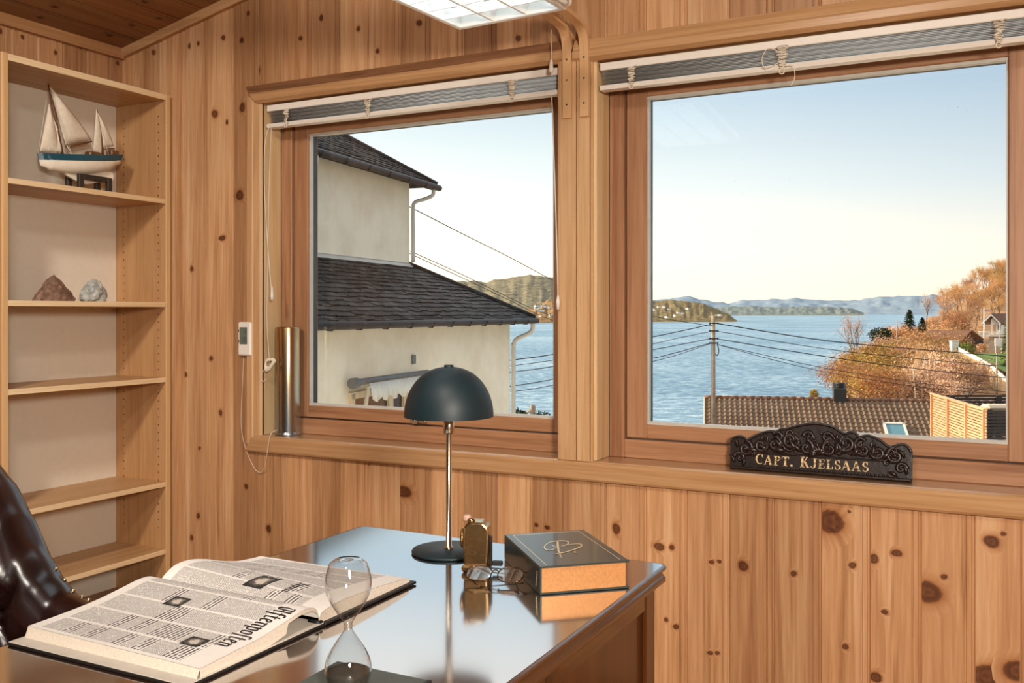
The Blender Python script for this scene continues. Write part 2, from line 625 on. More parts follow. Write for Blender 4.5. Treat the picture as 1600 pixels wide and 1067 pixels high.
def panel_board(mb, o, ax, up, nrm, a0, a1, z0, z1, prof, pl):
    """board with its profile between across-positions a0..a1 clipped, from z0 to z1 (callable of across or number)"""
    pts = []
    xs = [p for p in prof]
    cl = []
    for i in range(len(xs)):
        x, d = xs[i]
        if a0 <= x <= a1:
            cl.append((x, d))
        if i + 1 < len(xs):
            x2, d2 = xs[i + 1]
            for c in (a0, a1):
                if min(x, x2) < c < max(x, x2):
                    t = (c - x) / (x2 - x)
                    cl.append((c, d + (d2 - d) * t))
    cl = sorted(set(cl))
    if len(cl) < 2:
        return
    lo = [o + ax * x - nrm * d + up * (z0(x) if callable(z0) else z0) for x, d in cl]
    hi = [o + ax * x - nrm * d + up * (z1(x) if callable(z1) else z1) for x, d in cl]
    n = len(cl)
    b = mb.add(lo + hi, [[i, i + 1, n + i + 1, n + i] for i in range(n - 1)])
    mb.at.setdefault('pl', []).extend([pl] * (2 * n))
    mb.at.setdefault('knot', []).extend([0.0] * (2 * n))


LIFT = [0]


def knot_disc(mb, c, ax, up, nrm, rx, rz, pl, a0, a1):
    """a knot lying flush in the board face; attribute runs 1 (heart) to 0 (clear wood)"""
    LIFT[0] = (LIFT[0] + 1) % 12
    c = Vector(c) + nrm * (0.0003 + 0.00012 * LIFT[0])
    rings = [0.0, 0.28, 0.5, 0.72, 1.0]
    att = [1.0, 0.78, 0.6, 0.3, 0.0]
    n = 14
    vs, at_ = [], []
    ph = rnd.random() * 6
    for q, a in zip(rings, att):
        for k in range(n):
            t = 2 * PI * k / n
            w = 1 + 0.07 * math.sin(2 * t + ph) + 0.05 * math.sin(3 * t + ph * 2)
            dx = max(a0, min(a1, rx * q * w * math.cos(t)))
            vs.append(c + ax * dx + up * (rz * q * w * math.sin(t)) * (1.35 if q == 1.0 else 1))
            at_.append(a)
    fs = [[i * n + k, (i + 1) * n + k, (i + 1) * n + (k + 1) % n, i * n + (k + 1) % n] for i in range(len(rings) - 1) for k in range(n)]
    mb.add(vs, fs)
    mb.at.setdefault('pl', []).extend([pl] * len(vs))
    mb.at.setdefault('knot', []).extend(at_)


AX, UP, NR = Vector((1, 0, 0)), Vector((0, 0, 1)), Vector((0, -1, 0))
OPEN = [(0.845, 2.265), (2.353, 3.751)]
SILL, HEAD = 0.738, 2.128
mb = MB()
pls = {}
k = -2
prof = board_profile(WP)
while X0 + k * WP < 5.2:
    xb = X0 + k * WP
    pl = rnd.random()
    pls[k] = pl
    o = Vector((xb, 0, 0))
    cuts = sorted({0.0, WP} | {e - xb for op in OPEN for e in op if 0 < e - xb < WP})
    for a0, a1 in zip(cuts, cuts[1:]):
        mid = xb + (a0 + a1) / 2
        top = lambda x, xb=xb: ceil_z(xb + x) + 0.03
        if any(p < mid < q for p, q in OPEN):
            panel_board(mb, o, AX, UP, NR, a0, a1, 0, SILL, prof, pl)
            panel_board(mb, o, AX, UP, NR, a0, a1, HEAD, top, prof, pl)
        else:
            panel_board(mb, o, AX, UP, NR, a0, a1, 0, top, prof, pl)
    k += 1
for u, v, pu, pv in KNOTS:
    p = on_wall(u, v)
    k = math.floor((p.x - X0) / WP)
    d = (p - CAM).length
    xin = p.x - (X0 + k * WP)
    if xin > 0.84 * WP - 0.004:
        continue
    q = 1.0 if pu < 12 else 1.25
    knot_disc(mb, p, AX, UP, NR, pu / F * d * 1.55 * q, pv / F * d * 1.3 * q, pls.get(k, 0.5), 0.006 - xin, 0.835 * WP - xin)
# masonry core behind the boards, with the window openings left out
E = [-0.3, OPEN[0][0] - 0.018, OPEN[0][1] + 0.018, OPEN[1][0] - 0.018, OPEN[1][1] + 0.018, 5.3]
core = MB()
for i in range(5):
    if i in (1, 3):
        core.box((E[i], 0.0095, -0.1), (E[i + 1], 0.24, SILL - 0.03))
        core.box((E[i], 0.0095, HEAD + 0.017), (E[i + 1], 0.24, 4.0))
    else:
        core.box((E[i], 0.0095, -0.1), (E[i + 1], 0.24, 4.0))
wb = struct(mb.build('wall_back', M['panel'], recalc=False))
cw = core.build('wall_core', plain('wall_core_timber', '8a6a4a', 0.8))
cw.parent = wb

# left wall, right wall, wall behind the tripod
for nm, org, ax, nrm, L, zt in (('wall_left', Vector((0, 0.05, 0)), Vector((0, -1, 0)), Vector((1, 0, 0)), 5.6, lambda x: 2.48),
                                ('wall_right', Vector((5.1, 0.05, 0)), Vector((0, -1, 0)), Vector((-1, 0, 0)), 5.6, lambda x: 3.56),
                                ('wall_front', Vector((-0.05, -5.5, 0)), Vector((1, 0, 0)), Vector((0, 1, 0)), 5.2, lambda x: ceil_z(x) + 0.03)):
    mb = MB()
    n = int(L / 0.12) + 1
    pr = board_profile(0.12)
    for k in range(n):
        pl = rnd.random()
        o = org + ax * (k * 0.12)
        panel_board(mb, o, ax, UP, nrm, 0, 0.12, 0, (lambda x, k=k, zt=zt: zt(k * 0.12 + x)), pr, pl)
        if nm == 'wall_left' and k < 12:
            for q in range(4):
                knot_disc(mb, o + ax * (0.03 + 0.05 * rnd.random()) + UP * (2.44 - 0.3 * rnd.random() - q * 0.35), ax, UP, nrm, 0.014, 0.018, pl, -0.02, 0.02)
    w = struct(mb.build(nm, M['panel']))
    c2 = MB()
    a, b = org - nrm * 0.0095, org + ax * (L + 0.1) - nrm * 0.2 + UP * 3.9
    c2.box([min(a[i], b[i]) for i in range(3)], [max(a[i], b[i]) for i in range(3)])
    c2.build('wall_core', M['trim_z']).parent = w

fl = MB()
for i in range(38):
    fl.box((-0.05 + i * 0.14, -5.6, -0.1), (-0.05 + i * 0.14 + 0.138, 0.1, 0.0), bev=0.001)
struct(fl.build('floor', M['floor']))

# sloping boarded ceiling, boards run from front to back
mb = MB()
ax = Vector((1, 0, 0.21)).normalized()
nr = Vector((0.21, 0, -1)).normalized()
pr = board_profile(0.135)
Yv = Vector((0, -1, 0))
for k in range(-1, 40):
    pl = rnd.random()
    o = Vector((0, 0.05, ceil_z(0))) + ax * (k * 0.135)
    panel_board(mb, o, ax, Yv, nr, 0, 0.135, 0, 5.7, pr, pl)
    for q in range(9):
        if rnd.random() < 0.75 and -1 < k < 9:
            kp = o + ax * (0.02 + 0.085 * rnd.random()) + Yv * (0.12 + 0.3 * q + 0.25 * rnd.random())
            knot_disc(mb, kp, ax, Yv, nr, 0.016, 0.024, pl, -0.03, 0.03)
cl = struct(mb.build('ceiling', M['panel_ceiling']))
c2 = MB()
c2.prism([(-0.35, 0.3, ceil_z(0) - 0.06), (5.4, 0.3, ceil_z(5.4) + 0.012), (5.4, 0.3, ceil_z(5.4) + 0.3), (-0.35, 0.3, ceil_z(0) + 0.25)], (0, -6.2, 0))
c2.build('roof_core', M['trim_y']).parent = cl

# ceiling mouldings
mb = MB()
mb.prism([(0.0, 0, 2.415), (0.022, 0, 2.415), (0.026, 0, 2.425), (0.026, 0, 2.47), (0.0, 0, 2.47)], (0, -5.5, 0))
struct(mb.build('trim_1', M['trim_y']))
mb = MB()
z0, z1 = 2.415, ceil_z(5.1) - 0.045
mb.prism([(0, 0, z0), (0, -0.022, z0), (0, -0.026, z0 + 0.012), (0, -0.026, z0 + 0.06), (0, 0, z0 + 0.06)], (5.1, 0, z1 - z0 + 0.005))
struct(mb.build('trim_2', M['trim_x']))

# ------------------------------------------------------------------ windows
def window(name, x0, x1, y):
    """fixed-in-frame casement filling the opening x0..x1; returns the frame (structure)"""
    fr = MB()
    z0, z1, fw = SILL, HEAD, 0.057
    yb = y + 0.085
    fr.box((x0, y, z0), (x0 + fw, yb, z1), 1, 0.003)
    fr.box((x1 - fw, y, z0), (x1, yb, z1), 1, 0.003)
    fr.box((x0 + fw, y, z0), (x1 - fw, yb, z0 + 0.065), 0, 0.003)
    fr.box((x0 + fw, y, z1 - 0.05), (x1 - fw, yb, z1), 0, 0.003)
    f = struct(fr.build(name, [M['sash_x'], M['sash_z']]))
    sw = 0.075
    a, b, c, d = x0 + fw + 0.004, x1 - fw - 0.004, z0 + 0.07, z1 - 0.054
    ys = y + 0.012
    s = MB()
    s.box((a, ys, c), (a + sw, yb - 0.005, d), 1, 0.003)
    s.box((b - sw, ys, c), (b, yb - 0.005, d), 1, 0.003)
    s.box((a + sw, ys, c), (b - sw, yb - 0.005, c + 0.05), 0, 0.003)
    s.box((a + sw, ys, d - 0.062), (b - sw, yb - 0.005, d), 0, 0.003)
    s.build('sash', [M['sash_x'], M['sash_z']], f)
    g = MB()
    ga, gb, gc, gd = a + sw, b - sw, c + 0.05, d - 0.062
    yg = ys + 0.03
    for lo, hi in (((ga, yg - 0.02, gc), (ga + 0.006, yg, gd)), ((gb - 0.006, yg - 0.02, gc), (gb, yg, gd)), ((ga, yg - 0.022, gc), (gb, yg, gc + 0.010)), ((ga, yg - 0.022, gd - 0.010), (gb, yg, gd))):
        g.box(lo, hi, 0)
    g.build('glazing_bead', M['bead'], f)
    p = MB()
    p.box((ga, yg, gc), (gb, yg + 0.004, gd))
    p.build('pane', M['glass'], f)
    # outer seal, dark line round the pane
    q = MB()
    for lo, hi in (((ga, yg + 0.005, gc), (ga + 0.003, yg + 0.03, gd)), ((gb - 0.003, yg + 0.005, gc), (gb, yg + 0.03, gd)), ((ga, yg + 0.005, gd - 0.008), (gb, yg + 0.03, gd)), ((ga, yg + 0.005, gc), (gb, yg + 0.03, gc + 0.006))):
        q.box(lo, hi)
    q.build('seal', M['rubber'], f)
    return f, (ga, gb, gc, gd, yg)


w1, g1 = window('window_1', OPEN[0][0], OPEN[0][1], 0.112)
w2, g2 = window('window_2', OPEN[1][0], OPEN[1][1], 0.112)
# chromed catch on the bottom rail of the smaller window
h = MB()
c = on_wall(655, 657, 0.118)
h.box((c.x - 0.03, 0.112, c.z - 0.012), (c.x + 0.03, 0.124, c.z + 0.016), 0, 0.004)
h.ball((c.x - 0.012, 0.104, c.z + 0.002), 0.017, 12)
h.tube([(c.x - 0.012, 0.102, c.z), (c.x + 0.03, 0.1, c.z + 0.004), (c.x + 0.045, 0.1, c.z)], 0.006, 8)
h.build('window_catch', M['chrome'], w1)

# reveal linings
n_trim = [3]


def trim(mb, mat):
    o = struct(mb.build('trim_%d' % n_trim[0], mat))
    n_trim[0] += 1
    return o


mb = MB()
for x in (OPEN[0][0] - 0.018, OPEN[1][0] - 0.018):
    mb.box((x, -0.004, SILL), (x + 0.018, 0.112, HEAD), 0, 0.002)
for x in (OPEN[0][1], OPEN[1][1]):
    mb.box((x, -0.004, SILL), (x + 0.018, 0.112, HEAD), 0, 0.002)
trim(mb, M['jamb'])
mb = MB()
for a, b in OPEN:
    mb.box((a - 0.018, -0.002, HEAD), (b + 0.018, 0.2, HEAD + 0.016), 0, 0.002)
trim(mb, M['trim_x'])
# sill board with rounded nose, running under both windows, apron moulding below
mb = MB()
prf = [(0.2, SILL), (-0.016, SILL), (-0.022, SILL - 0.004), (-0.022, SILL - 0.012), (0.0, SILL - 0.03), (0.2, SILL - 0.03)]
mb.prism([(0.83, y, z) for y, z in prf], (3.1, 0, 0))
trim(mb, M['sill'])
mb = MB()
sec = [(0.006, 0.668), (-0.020, 0.668), (-0.026, 0.676), (-0.032, 0.70), (-0.036, 0.722), (-0.036, 0.729), (-0.030, 0.7345), (-0.02, 0.7345), (0.006, 0.72)]
lft = [Vector((0.766 + (z - 0.668) * 0.75, y, z)) for y, z in sec]
rgt = [Vector((3.95, y, z)) for y, z in sec]
n = len(sec)
mb.add(lft + rgt, [[i, (i + 1) % n, n + (i + 1) % n, n + i] for i in range(n)] + [list(range(n))[::-1], list(range(n, 2 * n))])
trim(mb, M['sill'])
# side casing of the left window
mb = MB()
mb.prism([(0.766, 0.004, 0.70), (0.766, -0.014, 0.70), (0.772, -0.018, 0.70), (0.80, -0.018, 0.70), (0.804, -0.014, 0.70), (0.838, -0.014, 0.70), (0.845, -0.006, 0.70), (0.845, 0.004, 0.70)], (0, 0, 1.46))
trim(mb, M['trim_z'])
# centre mullion: two flat boards and an inner bead
mb = MB()
mb.box((2.213, -0.024, 0.735), (2.282, 0.1, 2.135), 0, 0.003)
mb.box((2.284, -0.024, 0.735), (2.333, 0.1, 2.135), 0, 0.003)
mb.box((2.334, -0.015, 0.735), (2.342, 0.1, 2.135), 0, 0.002)
trim(mb, M['trim_z'])
# right casing
mb = MB()
mb.box((3.752, -0.02, 0.70), (3.86, 0.004, 2.15), 0, 0.003)
trim(mb, M['trim_z'])
# head mouldings: sawn dark fascia over a lighter bead, mitred at the left end
for x0, x1, zt in ((0.759, 2.27, 2.206), (2.272, 3.95, 2.2)):
    m1 = MB()
    sec = [(0.004, zt), (-0.012, zt), (-0.026, zt - 0.036), (0.004, zt - 0.036)]
    sec2 = [(0.004, zt - 0.036), (-0.027, zt - 0.036), (-0.033, zt - 0.045), (-0.033, zt - 0.068), (-0.018, zt - 0.08), (0.004, zt - 0.08)]
    for q, (sc_, mi) in enumerate(((sec, 0), (sec2, 1))):
        mit = 0.95 if x0 < 1 else 0
        lft = [Vector((x0 + (zt - z) * mit, y, z)) for y, z in sc_]
        rgt = [Vector((x1, y, z)) for y, z in sc_]
        n = len(sc_)
        m1.add(lft + rgt, [[i, (i + 1) % n, n + (i + 1) % n, n + i] for i in range(n)] + [list(range(n))[::-1], list(range(n, 2 * n))], mi)
    trim(m1, [M['trim_dark'] if x0 < 1 else M['trim_x'], M['trim_x']])

# ------------------------------------------------------------------ venetian blinds, drawn up
def cord_knot(parent, c, seed, big=1.0, tail=False):
    r = random.Random(seed)
    mb = MB()
    pts = []
    for i in range(46):
        a = i * 2.2
        w = 0.024 * big * (1 - 0.6 * i / 46) * (0.6 + 0.4 * r.random())
        pts.append(Vector(c) + Vector((w * math.cos(a), -0.006 - 0.008 * r.random() + 0.004 * math.sin(a), 0.026 * big - 0.062 * big * i / 46 + 0.008 * r.random())))
    mb.tube(smooth_path(pts, 3), 0.0016, 5)
    lo = Vector(c) + Vector((0, -0.012, -0.04 * big))
    mb.tube(arc(lo, 0.008, 0, 2 * PI, 10, (1, 0, 0), (0, 0, 1)), 0.0022, 5)
    if tail:
        mb.tube(smooth_path([Vector(c) + Vector(d) for d in ((0, -0.014, 0.01), (-0.04, -0.018, 0.03), (-0.06, -0.018, 0.0), (-0.05, -0.018, -0.03), (-0.01, -0.016, -0.02))], 6), 0.0016, 5)
        mb.tube(smooth_path([Vector(c) + Vector(d) for d in ((0.01, -0.012, -0.03), (0.035, -0.014, -0.035), (0.04, -0.016, -0.07), (0.028, -0.016, -0.095))], 6), 0.0016, 5)
    return mb.build('cord_bundle', M['cord'], parent)


def blind(label, x0, x1, zt, knots, tilt):
    b = thing('venetian_blind', label, 'blind', ((x0 + x1) / 2, 0.02, zt - 0.09))
    m = MB()
    m.box((x0, -0.008, zt - 0.026), (x1, 0.034, zt), 0, 0.002)
    m.build('headrail', M['white'], b)
    zb = zt - 0.078
    for i in range(11):
        m = MB()
        z = zt - 0.03 - i * 0.0044
        off = -0.004 + 0.0012 * i
        rows = []
        for x in (x0 + 0.006, x1 - 0.006):
            rows.append([Vector((x, off + 0.0 - 0.004 * 0 + q * 0.0062, z + 0.003 * math.sin(PI * q / 4) - tilt * q * 0.0012)) for q in range(5)])
        m.grid(rows)
        m.build('slat', M['slat'] if i % 3 else M['slat2'], b, solid=0.0012)
    m = MB()
    m.prism([(x0, -0.006, zb - 0.016), (x0, -0.010, zb - 0.008), (x0, -0.006, zb), (x0, 0.03, zb), (x0, 0.03, zb - 0.016)], (x1 - x0, 0, 0))
    m.build('bottom_rail', M['white'], b)
    for i, (kx, bg, tl) in enumerate(knots):
        cord_knot(b, (kx, -0.01, zt - 0.058), i * 7 + int(x0 * 10), bg, tl)
    return b


b1 = blind('raised white venetian blind with grey slats across the top of the smaller left window', 0.872, 2.208, 2.117, [(0.985, 0.95, False), (1.395, 1.0, False), (2.03, 1.0, False)], 0.6)
b2 = blind('raised white venetian blind with grey slats across the top of the large right window', 2.366, 3.745, 2.112, [(2.485, 0.95, False), (2.985, 1.15, True), (3.59, 1.05, False)], 0.6)


def hang(parent, name, pts, r=0.0016, mat='cord'):
    m = MB()
    m.tube(smooth_path(pts, 8), r, 6)
    return m.build(name, M[mat], parent)


W = on_wall
hang(b1, 'lift_cord', [W(862, 150, -0.03), W(864, 200, -0.034), W(868, 320, -0.034), W(871, 420, -0.034), W(872, 478, -0.034)], 0.0022)
m = MB(); m.lathe([(0.0, 0), (0.005, 0.002), (0.007, 0.03), (0.003, 0.05), (0, 0.052)], W(872, 484, -0.034), 10); m.build('cord_tassel', M['white'], b1)
hang(b1, 'tilt_cord', [W(421, 196, -0.026), W(414, 225, -0.03), W(413, 290, -0.03), W(418, 380, -0.03), W(424, 455, -0.03)], 0.0018)
m = MB(); m.lathe([(0.0, 0), (0.006, 0.002), (0.007, 0.02), (0.003, 0.055), (0, 0.058)], W(425, 469, -0.03), 10); m.build('cord_tassel', M['white'], b1)
hang(b1, 'long_cord', [W(424, 198, -0.02), W(420, 300, -0.024), W(418, 420, -0.024), W(417, 500, -0.024), W(421, 568, -0.024)], 0.0014)
m = MB()
pts = [W(421, 572, -0.03) + Vector((0.036 * math.cos(i * 2.1) * (0.5 + 0.5 * rnd.random()), -0.006 * rnd.random(), 0.034 * math.sin(i * 2.1 + 0.5) * (0.5 + 0.5 * rnd.random()) + 0.01)) for i in range(34)]
m.tube(smooth_path(pts, 3), 0.0024, 5)
m.tube(smooth_path([W(418, 572, -0.03), W(408, 585, -0.03), W(410, 596, -0.03), W(416, 592, -0.03)], 5), 0.0014, 5)
m.build('cord_coil', M['cord'], b1)

# ------------------------------------------------------------------ thermostat-like display unit with its probe wire
t = thing('wall_thermometer', 'small white wall thermometer with grey digital display beside left window casing', 'thermometer', W(391, 530, 0))
m = MB()
m.box((0.728, -0.027, 1.070), (0.800, -0.004, 1.212), 0, 0.006)
m.build('body', M['white'], t)
m = MB()
m.box((0.742, -0.005, 1.076), (0.803, 0.0, 1.206), 0, 0.002)
m.build('wall_bracket', M['white'], t)
m = MB()
m.box((0.741, -0.0285, 1.118), (0.782, -0.0265, 1.190))
sc = m.build('display', M['lcd'], t)
m = MB()


def seg7(m, x, z, w, h, on, y, tt=0.0022):
    S = {'a': ((0, h), (w, h)), 'b': ((w, h / 2), (w, h)), 'c': ((w, 0), (w, h / 2)), 'd': ((0, 0), (w, 0)), 'e': ((0, 0), (0, h / 2)), 'f': ((0, h / 2), (0, h)), 'g': ((0, h / 2), (w, h / 2))}
    for k in on:
        (a, b), (c, d) = S[k]
        m.box((x + a - tt / 2, y - 0.0005, z + b - tt / 2), (x + c + tt / 2, y, z + d + tt / 2))


seg7(m, 0.766, 1.128, 0.010, 0.020, 'abcdfg', -0.0286)
seg7(m, 0.752, 1.128, 0.006, 0.020, 'bc', -0.0286)
seg7(m, 0.766, 1.160, 0.009, 0.018, 'abc', -0.0286)
m.build('display_digits', M['lcd_ink'], sc)
for z in (1.175, 1.131):
    m = MB()
    m.box((0.7335, -0.0285, z - 0.006), (0.7375, -0.026, z + 0.006), 0, 0.001)
    m.build('button', M['rubber'], t)
hang(t, 'probe_wire', [W(381, 557, -0.004), W(379, 600, -0.004), W(377, 660, -0.006), W(382, 695, -0.008), W(394, 725, -0.008), W(404, 738, -0.008), W(412, 732, -0.02), W(417, 710, -0.04), W(420, 690, -0.042), W(424, 677, -0.038), W(434, 671, 0.0)], 0.0013)
# ------------------------------------------------------------------ bookcase
b = thing('bookcase', 'tall pale oak bookcase with open shelves and white back standing in the corner', 'bookcase', (0.17, -0.415, 0.0))
YL, YR = -0.816, -0.015
for y0, y1 in ((YL, YL + 0.025), (YR - 0.031, YR - 0.006)):
    m = MB()
    m.box((0.012, y0, 0), (0.327, y1, 2.213), 0, 0.001)
    m.box((0.327, y0, 0), (0.330, y1, 2.213), 1, 0.001)
    m.build('side_panel', [M['oak_z'], M['oak_edge_z']], b)
yi0, yi1 = YL + 0.0255, YR - 0.0315
m = MB(); m.box((0.002, YL, 0.0), (0.012, YR - 0.006, 2.2)); m.build('back_panel', M['back_panel'], b)


def shelf(nm, z, th=0.021):
    m = MB()
    m.box((0.0125, yi0, z - th), (0.325, yi1, z), 0, 0.001)
    m.box((0.325, yi0, z - th), (0.3285, yi1, z), 1, 0.001)
    m.build(nm, [M['oak_y'], M['oak_edge']], b)


shelf('top_board', 2.212, 0.025)
for z in (1.752, 1.297, 0.966, 0.506, 0.209):
    shelf('shelf', z)
m = MB(); m.box((0.30, yi0, 0), (0.315, yi1, 0.06)); m.build('plinth', M['oak_y'], b)
m = MB()
for x in (0.065, 0.283):
    z = 0.3
    while z < 2.15:
        m.lathe([(0.003, 0), (0.0, 0.0003)], (x, yi1 - 0.0006, z), 8, mtx=Matrix.Rotation(R(90), 4, 'X'))
        z += 0.035
m.build('pin_holes', M['stand'], b)['kind'] = 'stuff'

# ------------------------------------------------------------------ model sailing boat (lies along y)
SX, SZ = 0.17, 1.752
t = thing('model_sailboat', 'two-masted model sailing boat with teal and white hull on the top shelf', 'model boat', (SX, -0.36, SZ))
Y0, Y1 = -0.557, -0.165      # bow, stern


def hull_row(f):
    y = Y0 + (Y1 - Y0) * f
    zd = SZ + 0.128 + 0.050 * f + 0.006 * (2 * f - 1) ** 2 + 0.004
    w = 0.0015 + 0.052 * (math.sin(PI * min(1, f * 0.86)) ** 0.7)
    if f > 0.8:
        w = max(w, 0.03)
    dep = 0.026 + 0.048 * math.sin(PI * (0.08 + 0.84 * f)) ** 0.8
    zs = zd - 0.026
    pr = [(0, zd - 0.003), (w * 0.9, zd - 0.003), (w, zd), (w * 0.98, zs)]
    for k in range(1, 7):
        a = k / 6 * PI / 2
        pr.append((w * 0.98 * math.cos(a) ** 0.8 if k < 6 else 0.0, zs - (dep - 0.02) * math.sin(a)))
    full = pr + [(-x, z) for x, z in reversed(pr[1:-1])]
    rake = 0.012 * f
    return [Vector((SX + x, y + (zd - z) * (0.28 if f < 0.12 else (-0.25 if f > 0.9 else 0)), z)) for x, z in full], pr


m = MB()
rows = []
for i in range(25):
    r_, pr = hull_row(i / 24)
    rows.append(r_)
n = len(rows[0])
base = m.add([p for r_ in rows for p in r_], [])
for i in range(24):
    for k in range(n):
        k2 = (k + 1) % n
        side = k in (2,) or k == n - 3
        deck = k in (0, n - 1)
        mi = 2 if deck or k in (1, n - 2) else (0 if side else 1)
        m.f.append([base + i * n + k, base + i * n + k2, base + (i + 1) * n + k2, base + (i + 1) * n + k]); m.mi.append(mi); m.sm.append(mi == 1)
for i in (0, 24):
    m.f.append([base + i * n + k for k in range(n)]); m.mi.append(0); m.sm.append(False)
hl = m.build('hull', [M['hull_teal'], M['hull_white'], M['mast']], t)
# keel and rudder
m = MB()
kp = [(-0.455, 1.838), (-0.20, 1.860), (-0.195, 1.838), (-0.205, 1.812), (-0.27, 1.808), (-0.33, 1.792), (-0.372, 1.797), (-0.42, 1.815)]
m.prism([(SX - 0.006, y, z) for y, z in kp], (0.012, 0, 0))
m.build('keel', M['hull_white'], t)
# spars
m = MB()
m.tube([(SX, -0.438, 1.885), (SX, -0.475, 2.05), (SX, -0.508, 2.178)], [0.0055, 0.005, 0.003], 8)
m.build('main_mast', M['mast'], t)
m = MB(); m.tube([(SX, -0.425, 1.935), (SX, -0.302, 1.978)], 0.0036, 8); m.build('boom', M['mast'], t)
m = MB(); m.tube([(SX, -0.242, 1.905), (SX, -0.256, 2.02), (SX, -0.277, 2.12)], [0.0045, 0.004, 0.003], 8); m.build('mizzen_mast', M['mast'], t)
m = MB(); m.tube([(SX, -0.24, 1.955), (SX, -0.185, 1.965)], 0.003, 8); m.build('boom', M['mast'], t)


def sail(nm, a, bb, c, belly=0.012):
    a, bb, c = Vector(a), Vector(bb), Vector(c)
    rows = []
    N = 9
    for i in range(N + 1):
        u_ = i / N
        p, q = a.lerp(bb, u_), a.lerp(c, u_)
        q2 = q + (Vector((0, 0, 0)))
        row = []
        for k in range(N + 1):
            v_ = k / N
            pt = p.lerp(q, v_)
            pt.x += belly * math.sin(PI * v_) * math.sin(PI * min(1, u_ * 0.9 + 0.1))
            pt.y += 0.012 * math.sin(PI * u_) * (v_ ** 2) * (1 if c.y > bb.y else -1)
            row.append(pt)
        rows.append(row)
    m = MB()
    m.grid(rows)
    return m.build(nm, M['sail'], t, solid=0.0012)


sail('main_sail', (SX, -0.500, 2.165), (SX, -0.428, 1.945), (SX, -0.303, 1.985), 0.02)
sail('jib_sail', (SX, -0.506, 2.095), (SX, -0.545, 1.900), (SX, -0.462, 1.900), 0.014)
sail('jib_sail', (SX + 0.004, -0.497, 2.06), (SX + 0.004, -0.512, 1.905), (SX + 0.004, -0.448, 1.91), -0.01)
sail('mizzen_sail', (SX, -0.272, 2.10), (SX, -0.243, 1.962), (SX, -0.19, 1.975), 0.012)
sail('stay_sail', (SX, -0.279, 2.12), (SX, -0.295, 1.935), (SX, -0.252, 1.93), 0.006)
m = MB()
for p, q in (((SX, -0.515, 2.11), (SX, -0.552, 1.895)), ((SX, -0.506, 2.17), (SX + 0.04, -0.43, 1.905)), ((SX, -0.302, 1.978), (SX, -0.29, 1.93)), ((SX, -0.277, 2.118), (SX + 0.03, -0.24, 1.925)), ((SX, -0.186, 1.966), (SX, -0.172, 1.93)), ((SX, -0.277, 2.118), (SX - 0.03, -0.24, 1.925))):
    m.tube([p, q], 0.0012, 5)
m.tube(smooth_path([(SX + 0.03, -0.445, 1.935), (SX + 0.035, -0.425, 1.905), (SX + 0.04, -0.44, 1.905), (SX + 0.04, -0.41, 1.90), (SX + 0.035, -0.38, 1.912)], 6), 0.0022, 5)
m.build('rigging', M['cord'], t)
m = MB()
m.box((SX - 0.02, -0.325, 1.912), (SX + 0.02, -0.265, 1.934), 0, 0.006)
m.build('cabin', M['mast'], t)
m = MB()
m.box((SX - 0.018, -0.215, 1.922), (SX + 0.018, -0.175, 1.955), 0, 0.003)
m.build('aft_rail', M['mast'], t)
# cradle
m = MB()
for y in (-0.385, -0.245):
    m.box((SX - 0.045, y - 0.011, SZ), (SX - 0.027, y + 0.011, SZ + 0.075), 0, 0.001)
    m.box((SX + 0.027, y - 0.011, SZ), (SX + 0.045, y + 0.011, SZ + 0.075), 0, 0.001)
m.box((SX + 0.028, -0.374, SZ + 0.055), (SX + 0.044, -0.256, SZ + 0.076), 0, 0.001)
m.box((SX - 0.044, -0.374, SZ + 0.055), (SX - 0.028, -0.256, SZ + 0.076), 0, 0.001)
for y in (-0.385, -0.245):
    m.box((SX - 0.03, y - 0.008, SZ), (SX + 0.03, y + 0.008, SZ + 0.02), 0)
m.build('cradle', M['stand'], t)


# ------------------------------------------------------------------ two stones on the second shelf
def rock(label, c, sx, sy, sz, seed, mat, peak):
    rows = []
    N, K = 18, 26
    for i in range(N + 1):
        a = PI * i / N
        row = []
        for k in range(K):
            th = 2 * PI * k / K
            d = Vector((math.sin(a) * math.cos(th), math.sin(a) * math.sin(th), -math.cos(a)))
            q = 1 + 0.28 * (mnoise.noise(d * 1.6 + Vector((seed, 0, 0)))) + 0.13 * mnoise.noise(d * 4.5 + Vector((0, seed, 0)))
            p = d * q
            h = max(p.z, -0.55)
            tp = 1 - peak * max(0, h + 0.55) / 1.6
            row.append(Vector((c[0] + p.x * sx * tp, c[1] + p.y * sy * tp - peak * 0.12 * sy * (h + 0.55), c[2] + (h + 0.55) * sz)))
        rows.append(row)
    m = MB()
    m.grid(rows, 0, False, True)
    return tag(m.build('rock', M[mat], origin=c), label, 'stone')


rock('brown pointed stone at the left of the second bookcase shelf', (0.2, -0.495, 1.2975), 0.05, 0.098, 0.064, 3.1, 'rock_brown', 0.75)
rock('smaller pale grey-white stone beside the brown stone on the second shelf', (0.2, -0.312, 1.2975), 0.045, 0.062, 0.057, 8.4, 'rock_white', 0.25)

# ------------------------------------------------------------------ brass shell case
c = Vector((0.926, 0.062, SILL + 0.0005))
t = thing('shell_case', 'tall brass shell case standing upright on the left end of the sill', 'shell case', c)
m = MB()
m.lathe([(0.0, 0.0), (0.054, 0.0), (0.055, 0.002), (0.055, 0.007), (0.0525, 0.0095), (0.0505, 0.013), (0.0505, 0.016)], c, 48)
m.build('rim_base', M['shell'], t)
m = MB()
m.lathe([(0.0515, 0.0135), (0.0512, 0.2), (0.0505, 0.45), (0.0500, 0.452), (0.0485, 0.452), (0.0483, 0.2), (0.048, 0.02), (0.0, 0.02)], c, 48)
m.build('tube', M['shell'], t)

